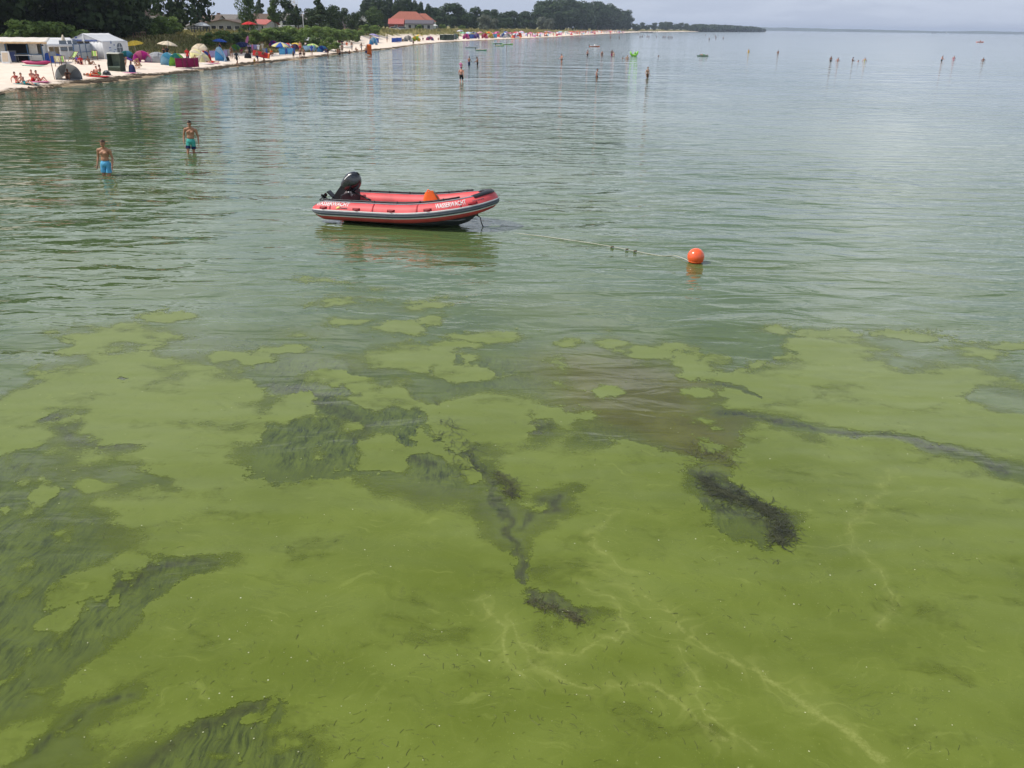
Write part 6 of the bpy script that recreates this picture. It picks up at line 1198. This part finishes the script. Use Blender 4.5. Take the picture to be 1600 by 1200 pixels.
def dune_grass():
    r = np.random.RandomState(2); n = 42000; Y_ = np.where(r.rand(n) < .55, r.uniform(95, 175, n), r.uniform(165, 640, n)); S_2 = tab(SF, Y_) + r.uniform(-4, 26, n); X_ = tab(XS, Y_) - S_2 / .97
    face = np.clip((Y_ - 168) / 8, 0, 1); lo = np.where(Y_ < 140, -1.5, np.where(Y_ < 170, -3, np.interp(Y_, [200, 270, 400], [8.5, 4.5, 3.]) * face)); gr = (shore_s(X_, Y_) - tab(SF, Y_) - lo) / 3. + 2.6 * fbm(X_ * .35, Y_ * .2, 3, 3)
    ok = gr > .25 + .5 * r.rand(n); X_, Y_ = X_[ok], Y_[ok]; n = len(X_); Z_ = ground(X_, Y_); a = r.uniform(0, 6.28, n); h = r.uniform(.25, .65, n) * (1 + .5 * (Y_ > 200)); w = r.uniform(.1, .3, n) * (1 + .6 * (Y_ > 200)); lx = r.normal(0, .18, n); ly = r.normal(0, .18, n)
    P = np.stack([X_, Y_, Z_ - .05], 1); dx = np.stack([np.cos(a) * w, np.sin(a) * w, 0 * a], 1); up = np.stack([lx, ly, h], 1)
    q = np.stack([P - dx * .5, P + dx * .5, P + dx * .35 + up, P - dx * .15 + up * .9], 1).reshape(-1, 3)
    g = G('dune grass blades'); c = g.mix(g.rng(g.noise(g.pos, .35, 3), .35, .65), (.17, .175, .042), (.30, .25, .085)); c = g.mix(g.rng(g.noise(g.pos, 3., 2), .5, .7), c, (.40, .33, .15)); g.put(g.b.inputs['Base Color'], c); g.b.inputs['Roughness'].default_value = .8
    tag(link('dune_grass', mesh_np('dune_grass', q, np.arange(n * 4).reshape(-1, 4), g.m, smooth=False)), 'yellow-green marram grass covering the dunes', 'grass', kind='stuff')
dune_grass()
def wrack():
    r = np.random.RandomState(6); m = MB()
    for i in range(900):
        y = 55 + 170 * r.rand() ** 1.3; s = .5 + 1.1 * fbm(y * .25, 3.3, 3, 8) + r.normal(0, .25); x = float(tab(XS, y)) - s
        if vnoise(y * .3, 1.7) < .38: continue
        z = max(0., float(ground(x, y))); a = r.uniform(0, 6.28); l = r.uniform(.08, .35); 
        m.add([(x + l * math.cos(a + k * 1.257) * (1 + .5 * r.rand()) * 1.2, y + l * math.sin(a + k * 1.257) * (1 + .5 * r.rand()) * 1.6, z + .005) for k in range(5)] + [(x, y, z + r.uniform(.05, .14))], [(k, (k + 1) % 5, 5) for k in range(5)])
    tag(m.build('seaweed_wrack', mat('dry seaweed', (.055, .038, .018), .9, .4, 9)), 'dark line of washed up seaweed along the waterline', 'seaweed', kind='stuff')
wrack()
# ------------------------------------------------------------------ houses beyond the dune
GLASS = mat('window glass', (.03, .035, .045), .12, .2, 3, .6); PLASTER = mat('plaster white', (.62, .61, .58), .8, .08, 2); PLASTER_G = mat('plaster grey', (.36, .36, .35), .8, .1, 2)
ROOF_G = mat('roof grey', (.17, .155, .14), .85, .2, 3); ROOF_B = mat('roof brown', (.12, .085, .065), .85, .2, 3); ROOF_R = mat('roof red tiles', (.30, .105, .07), .8, .25, 3); ROOF_P = mat('roof bright red', (.40, .12, .10), .7, .2, 3)
def house(px, d, W_, D_, he, hr, rz, wall, roof, label, wins=((-.3, .5), (.3, .5)), gable='x', chimney=None, dormer=0, door=None, hip=False, zoff=0., name='house', cat='house', ty=None):
    """front faces the camera; ridge along x, or gable end to the front"""
    p = at_d(px, d); p.z += zoff; R = thing(name, label, cat, p, rz); hw, hd = W_ / 2, D_ / 2; ov = .35
    if ty is not None: R.scale = (1, 1, (top_z(p, px, ty) - p.z) / hr)
    MB().box((0, 0, he / 2 - .4), (W_, D_, he + .8)).build('wall', wall, R)
    if hip:
        r = W_ / 2 - D_ * .42; MB().add([(-hw - ov, -hd - ov, he - .1), (hw + ov, -hd - ov, he - .1), (hw + ov, hd + ov, he - .1), (-hw - ov, hd + ov, he - .1), (-r, 0, hr), (r, 0, hr)], [(0, 1, 5, 4), (2, 3, 4, 5), (1, 2, 5), (3, 0, 4), (3, 2, 1, 0)]).build('roof', roof, R)
    elif gable == 'x':
        rf = MB().prism([(-hd - ov, he - .12), (0, hr), (hd + ov, he - .12), (hd + ov, he + .06), (0, hr + .2), (-hd - ov, he + .06)], 'x', -hw - ov, hw + ov).build('roof', roof, R)
        MB().prism([(-hd, he), (hd, he), (0, hr - .02)], 'x', -hw, hw).build('gable', wall, R)
    else:
        rf = MB().prism([(-hw - ov, he - .12), (0, hr), (hw + ov, he - .12), (hw + ov, he + .06), (0, hr + .2), (-hw - ov, he + .06)], 'y', -hd - ov, hd + ov).build('roof', roof, R)
        MB().prism([(-hw, he), (hw, he), (0, hr - .02)], 'y', -hd, hd).build('gable', wall, R)
    for u, v, *wh in wins:
        w, h = wh if wh else (1.1, 1.2); f = MB().box((u * W_, -hd - .02, v * he), (w + .2, .10, h + .2)).build('window', PLASTER, R); MB().box((u * W_, -hd - .08, v * he), (w, .03, h)).build('pane', GLASS, f)
    if door is not None: MB().box((door * W_, -hd - .03, 1.0), (1.0, .1, 2.0)).build('door', mat('door dark', (.05, .04, .035), .5), R)
    if chimney: MB().box((chimney[0] * W_, chimney[1], hr - .2), (.7, .7, 1.7)).box((chimney[0] * W_, chimney[1], hr + .68), (.85, .85, .12)).build('chimney', mat('chimney brick', (.20, .08, .05), .8, .2, 9), R)
    return R
house(122, 162, 6.6, 5, 2.9, 4.2, .1, PLASTER, ROOF_B, 'white shaded house half hidden between the dark trunks', ((-.34, .55), (-.05, .55), (.34, .55)), door=.16, ty=32)
house(236, 215, 3.6, 6, 3.6, 6.8, -.5, PLASTER, ROOF_B, 'white house with a steep gable and chimney seen against the sky', ((-.18, .95, .7, .9), (.15, .95, .7, .9)), 'y', (-.1, -1), ty=15.5)
house(247, 205, 2.4, 3, 4.0, 4.4, -.2, PLASTER, ROOF_G, 'small white flat topped annex beside the steep gable', ((.0, .75, .9, 1.),), hip=True, ty=25)
house(254, 180, 3.2, 4, 1.7, 3.2, -.4, mat('mauve boards', (.16, .13, .17), .8), ROOF_B, 'low mauve hut with a dark roof behind the bright green bush', ((.1, .6, .7, .6),), 'y', ty=37)
house(306, 200, 4.2, 5, 2.0, 4.4, .5, PLASTER_G, ROOF_G, 'low house with broad grey roof beside the airy dark tree', ((.2, .5),), 'y', ty=34)
house(329, 236, 6.4, 6, 3.0, 6.6, -.15, PLASTER_G, ROOF_B, 'house with a wide brown roof and brick chimney', ((-.2, .6), (.25, .6)), 'x', (-.42, -.3), ty=24)
house(358, 250, 5.6, 6, 3.4, 6.5, -.1, PLASTER_G, ROOF_G, 'grey roofed house standing behind the restaurant', ((-.2, .6), (.2, .6)), 'x', (-.46, .2), ty=23)
house(362, 196, 10.5, 7, 2.4, 4.1, -.12, PLASTER_G, ROOF_B, 'beach restaurant front with low gable and row of big windows', ((-.38, .55, 1.0, 1.2), (-.22, .55, 1.0, 1.2), (-.06, .55, 1.0, 1.2), (.1, .55, 1.0, 1.2), (.27, .55, 1.0, 1.2), (.42, .55, 1., 1.2)), 'y', name='restaurant', cat='restaurant', ty=31)
house(409, 205, 5.4, 5, 2.3, 3.9, -.3, PLASTER, ROOF_P, 'restaurant wing with a bright red roof and white walls', ((-.25, .5), (0, .5), (.27, .5)), 'x', name='restaurant_wing', cat='restaurant', ty=31)
house(409, 262, 6., 6, 3.6, 6.3, -.05, PLASTER_G, ROOF_B, 'house whose brown roof shows above the bright red one', ((-.2, .6), (.2, .6)), 'x', ty=22)
house(450, 245, 5.6, 6, 4.2, 6.4, -.2, PLASTER, ROOF_G, 'white house with grey hipped roof behind the dark bushy tree', ((-.25, .7), (.1, .7), (.35, .7)), hip=True, ty=20)
house(485, 280, 4.5, 5, 3.6, 5.6, .0, PLASTER_G, ROOF_G, 'small grey house behind the lamp post', ((0, .6),), 'x', ty=23)
house(541, 275, 4.2, 4, 3.6, 4.4, .0, mat('mauve render', (.20, .15, .17), .8), ROOF_G, 'mauve flat shed between the dark round trees', ((0, .7, .8, .8),), hip=True, ty=25)
house(563, 330, 4.6, 5, 4.2, 6.6, .35, PLASTER, mat('roof dark', (.05, .05, .055), .8), 'white house with dark steep roof before the poplar row', ((-.1, .7, .8, 1),), 'y', ty=21)
house(638, 380, 14.5, 9, 4.4, 8.3, 0., mat('plaster green', (.50, .54, .44), .8, .08, 2), ROOF_R, 'pale green house with hipped red tile roof among the poplars', ((-.3, .55), (-.1, .55), (.12, .55, .8, 1.8), (.36, .55)), hip=True, ty=18)
house(661, 384, 10, 9, 4.0, 7.6, 0., mat('plaster green', (.50, .54, .44)), ROOF_R, 'lower red tiled wing joined to the pale green house', ((-.2, .55), (.2, .55)), hip=True, ty=21)
house(620, 366, 5.6, 4, 2.2, 4.0, 0., mat('wood red', (.22, .05, .04), .7), ROOF_P, 'small porch with a pink-red roof beside the pale green house', ((0, .5),), 'x', ty=30)
house(656, 362, 10.5, 4, 2.2, 3.3, 0., PLASTER_G, mat('roof slate', (.11, .10, .115), .8), 'long low slate roofed bar in front of the pale green house', ((-.35, .55), (-.12, .55), (.12, .55), (.35, .55)), 'x', ty=32)
def gazebo():
    p = at_d(676, 372); R = thing('gazebo', 'white pointed gazebo beside the slate roofed bar', 'gazebo', p); MB().add([(-2, -2, 1.9), (2, -2, 1.9), (2, 2, 1.9), (-2, 2, 1.9), (-1.2, 0, 3.2)], [(0, 1, 4), (1, 2, 4), (2, 3, 4), (3, 0, 4)]).build('canopy', cloth('white'), R)
    for x in (-1.9, 1.9):
        for y in (-1.9, 1.9): MB().tube([(x, y, 0), (x, y, 1.9)], .05, 6).build('pole', METAL, R)
gazebo()
def car(px, d, c, label, rz=0.):
    p = at_d(px, d); R = thing('parked_car', label, 'car', p, rz)
    MB().prism([(-2.1, .3), (2.1, .3), (2.15, .75), (1.2, .92), (.55, 1.42), (-1.2, 1.45), (-2.05, .95)], 'y', -.85, .85).build('body', mat('car ' + c, PALETTE[c], .25, .03, 3, .5, coat=.5), R)
    for y in (-.87, .87):
        MB().prism([(-1.7, .95), (1.05, .95), (.5, 1.34), (-1.15, 1.36)], 'y', y - .02, y + .02).build('side_window', GLASS, R)
        for x in (-1.3, 1.3): w = MB().tube([(x, y - .1, .33), (x, y + .1, .33)], .33, 14).build('wheel', BLACK_PL, R); MB().tube([(x, y - .115, .33), (x, y + .115, .33)], .19, 10).build('rim', ALU, w)
    for y in (-.6, .6): MB().box((2.13, y, .66), (.06, .3, .16)).build('headlight', mat('lamp glass', (.7, .7, .7), .1), R)
car(617, 335, 'white', 'white car parked on the dune crest before the red porch', .1); car(630, 338, 'grey', 'silver car parked beside the white one on the dune crest', .1)
def mast_tower():
    p = at_d(460, 420); hh = top_z(p, 460, -12) - p.z; R = thing('lattice_mast', 'pale lattice radio mast rising above the roofs', 'mast', p); m = mat('mast paint', (.5, .45, .38), .6)
    hw = .95
    for x in (-hw, hw):
        for y in (-hw, hw): MB().tube([(x * 1.4, y * 1.4, 0), (x * .9, y * .9, hh)], .10, 6).build('leg', m, R)
    n = 18
    for i in range(n):
        z0, z1 = hh * i / n, hh * (i + 1) / n; k0, k1 = 1.4 - .5 * i / n, 1.4 - .5 * (i + 1) / n
        for y in (-hw, hw): MB().tube([((-1) ** i * -hw * k0, y * k0, z0), ((-1) ** i * hw * k1, y * k1, z1)], .06, 5).build('brace', m, R)
    p = at_d(467.5, 420); hh = top_z(p, 467, -3) - p.z; o = MB().tube([(0, 0, 0), (0, 0, hh)], [.14, .06], 7).build('antenna_pole', m); o.location = p; tag(o, 'thin antenna pole beside the lattice mast', 'antenna')
    p = at_d(474.5, 190); hh = top_z(p, 474.5, 20) - p.z; R = thing('street_lamp', 'white street lamp post standing before the dark trees', 'street lamp', p); MB().tube([(0, 0, 0), (0, 0, hh)], [.09, .05], 8).build('post', mat('lamp post', (.5, .5, .5), .5), R); MB().tube([(0, 0, hh), (.0, 0, hh + .06), (.55, 0, hh + .12)], .05, 6).build('arm', mat('lamp post', (.5, .5, .5)), R); MB().box((.75, 0, hh + .10), (.5, .2, .1)).build('lamp_head', mat('lamp head', (.4, .4, .4), .4), R)
    p = at_d(506.5, 260); o = MB().tube([(0, 0, 0), (0, 0, top_z(p, 506.5, 8) - p.z)], .05, 6).build('flag_pole', m); o.location = p; tag(o, 'bare flag pole above the dark round trees', 'flag pole')
mast_tower()
for px, d, r_, h, c, lb in ((480.5, 172, 1.3, 1.9, 'white', 'white parasol on the dune crest by the lamp post'), (494.5, 182, 1.0, 1.9, 'cream', 'small pale parasol on the dune crest before the hedge'), (467, 178, .8, 1.6, 'white', 'white parasol partly hidden by the upper bush'), (316, 172, 1.5, 1.8, 'white', 'white parasol in front of the wide brown roof'), (266, 166, 1.7, 1.7, 'white', 'white parasol beside the mauve hut')): parasol(px, 0, r_, h, c, c, lb, (4, 3), base=at_d(px, d))
p = at_d(390, 172); parasol(390, 0, 1.5, 2.1, 'red', 'red', 'red sunshade on the restaurant terrace above the bushes', (0, 0), base=p)
def fence(px0, d0, px1, d1, n, h, c, label, rails=3):
    a, b = at_d(px0, d0), at_d(px1, d1); c_ = (a + b) / 2; d = b - a; L_ = math.hypot(d.x, d.y); R = thing('rail_fence', label, 'fence', (c_.x, c_.y, float(ground(c_.x, c_.y))), math.atan2(d.y, d.x))
    for i in range(n + 1): x = (i / n - .5) * L_; MB().box((x, 0, h / 2), (.12, .12, h)).build('post', c, R)
    for k in range(rails): MB().box((0, -.07, h * (.3 + .65 * k / max(1, rails - 1))), (L_, .04, .13)).build('rail', c, R)
fence(299, 164, 327, 168, 6, 1.2, mat('fence dark', (.04, .04, .045), .8), 'dark rail fence below the low grey roofed house'); fence(440, 190, 460, 194, 6, 1.5, mat('fence white', (.55, .55, .53), .7), 'white rail fence between the cone tree and lamp post', 4); fence(207, 138, 226, 142, 5, 1.0, TIMBER, 'weathered timber rail fence beside the dark wood', 2)
# ------------------------------------------------------------------ floating weed rafts near the camera
def weed_raft(px_line, w, n, seed, label, c1=(.030, .030, .012), ln=.20):
    """thin wet strands lying flat along a crooked line, thickest where noise heaps them, loose ends drifting off"""
    r = np.random.RandomState(seed); P = [at(a, b, 0) for a, b in px_line]; m = MB()
    for i in range(n):
        u = r.rand() * (len(P) - 1); k = int(u); A, B = P[k], P[min(k + 1, len(P) - 1)]; q = A.lerp(B, u - k); ww = w[k] + (w[min(k + 1, len(P) - 1)] - w[k]) * (u - k); tg = math.atan2(B.y - A.y, B.x - A.x)
        off = r.normal(0, .42) * ww * (.55 + .9 * vnoise(u * 3.1, seed + .5)); x, y = q.x - math.sin(tg) * off + r.normal(0, .02), q.y + math.cos(tg) * off + r.normal(0, .02)
        if vnoise(x * 9, y * 9, seed) < .36: continue
        l = ln * r.uniform(.3, 1.5); a = tg + r.normal(0, .75) + (math.pi if r.rand() < .5 else 0); cv = r.normal(0, 1.6); z = .006 + .010 * r.rand(); hw = r.uniform(.0009, .0032); V = []
        for j in range(6):
            V += [(x - math.sin(a) * hw, y + math.cos(a) * hw, z + .004 * math.sin(j + i)), (x + math.sin(a) * hw, y - math.cos(a) * hw, z + .004 * math.sin(j + i))]; x += math.cos(a) * l / 5; y += math.sin(a) * l / 5; a += cv / 5 + r.normal(0, .25)
        m.add(V, [(2 * j, 2 * j + 1, 2 * j + 3, 2 * j + 2) for j in range(5)], True)
    o = m.build('floating_seaweed', mat('seaweed brown' + str(c1[0]), c1, .4, .6, 6, .4)); return tag(o, label, 'seaweed', kind='stuff')
weed_raft([(1095, 745), (1120, 765), (1150, 778), (1185, 790), (1215, 808), (1225, 830), (1218, 850)], [.08, .17, .19, .15, .15, .13, .10], 1000, 1, 'dark hooked raft of seaweed floating in the algae', (.034, .036, .011), .17)
weed_raft([(825, 940), (850, 948), (895, 965), (905, 968)], [.055, .10, .08, .05], 260, 2, 'brown clump of seaweed floating low in the algae', (.060, .056, .020), .08)
weed_raft([(1180, 876), (1215, 879)], [.012, .015], 60, 3, 'small broken string of weed below the hooked raft', (.05, .05, .02), .05)
weed_raft([(780, 740), (795, 760), (800, 775)], [.10, .16, .06], 260, 4, 'brown weed tangle between two patches of algae', (.048, .048, .016), .14)
weed_raft([(1070, 700), (1100, 712), (1150, 725)], [.2, .3, .2], 120, 5, 'reddish weed threads at the edge of the open water', (.06, .052, .018), .2)
weed_raft([(700, 660), (715, 700), (740, 740)], [.2, .3, .2], 110, 6, 'dark weed fringe along the drowned seaweed bed', (.04, .045, .02), .2)
def debris():
    r = np.random.RandomState(12); m = MB(); k = 0
    while k < 1500:
        rr = 4.2 * (15. / 4.2) ** r.rand(); a = math.radians(r.uniform(-36, 36)); x, y = rr * math.sin(a), rr * math.cos(a)
        if vnoise(x * .9 + 40, y * .9, 14) < r.uniform(.25, .75): continue
        k += 1; l = r.uniform(.015, .075); an = r.normal(.35, .8) + 3 * (vnoise(x * .4, y * .4, 5) - .5); cv = r.normal(0, 1.6); hw = r.uniform(.0007, .0018); V = []
        for j in range(4):
            V += [(x - math.sin(an) * hw, y + math.cos(an) * hw, .0065), (x + math.sin(an) * hw, y - math.cos(an) * hw, .0075)]; x += math.cos(an) * l / 3; y += math.sin(an) * l / 3; an += cv / 3
        m.add(V, [(2 * j, 2 * j + 1, 2 * j + 3, 2 * j + 2) for j in range(3)])
    tag(m.build('floating_threads', mat('weed threads', (.05, .052, .014), .5, .5, 3)), 'short dark weed threads scattered over the algae', 'seaweed', kind='stuff')
    m = MB()
    for i in range(420):
        rr = 4.2 * (14. / 4.2) ** r.rand(); a = math.radians(r.uniform(-36, 36)); x, y = rr * math.sin(a), rr * math.cos(a); s = r.uniform(.002, .0065)
        m.add([(x + s * math.cos(q * 1.257) * r.uniform(.6, 1.4), y + s * math.sin(q * 1.257) * r.uniform(.6, 1.4), .006) for q in range(5)] + [(x, y, .006 + s * .6)], [(q, (q + 1) % 5, 5) for q in range(5)])
    tag(m.build('floating_flecks', mat('pale flecks', (.50, .50, .30), .5, .3, 3)), 'tiny pale flecks of foam and feather on the algae', 'foam', kind='stuff')
debris()
# ------------------------------------------------------------------ air
def haze(density=1.3e-4):
    x0, x1, y0, y1, z0, z1 = -13500, 13500, -13500, 13500, -3, 48
    o = MB().box(((x0 + x1) / 2, (y0 + y1) / 2, (z0 + z1) / 2), (x1 - x0, y1 - y0, z1 - z0)); m = bpy.data.materials.new('haze air'); m.use_nodes = True; t = m.node_tree; t.nodes.clear()
    v = N(t, 'ShaderNodeVolumePrincipled'); v.inputs['Color'].default_value = (.72, .82, 1., 1); v.inputs['Density'].default_value = density; v.inputs['Anisotropy'].default_value = .2
    t.links.new(v.outputs[0], N(t, 'ShaderNodeOutputMaterial').inputs['Volume']); ob = o.build('haze', m); tag(ob, 'thin blue summer haze over the bay', 'haze', kind='stuff')
haze()
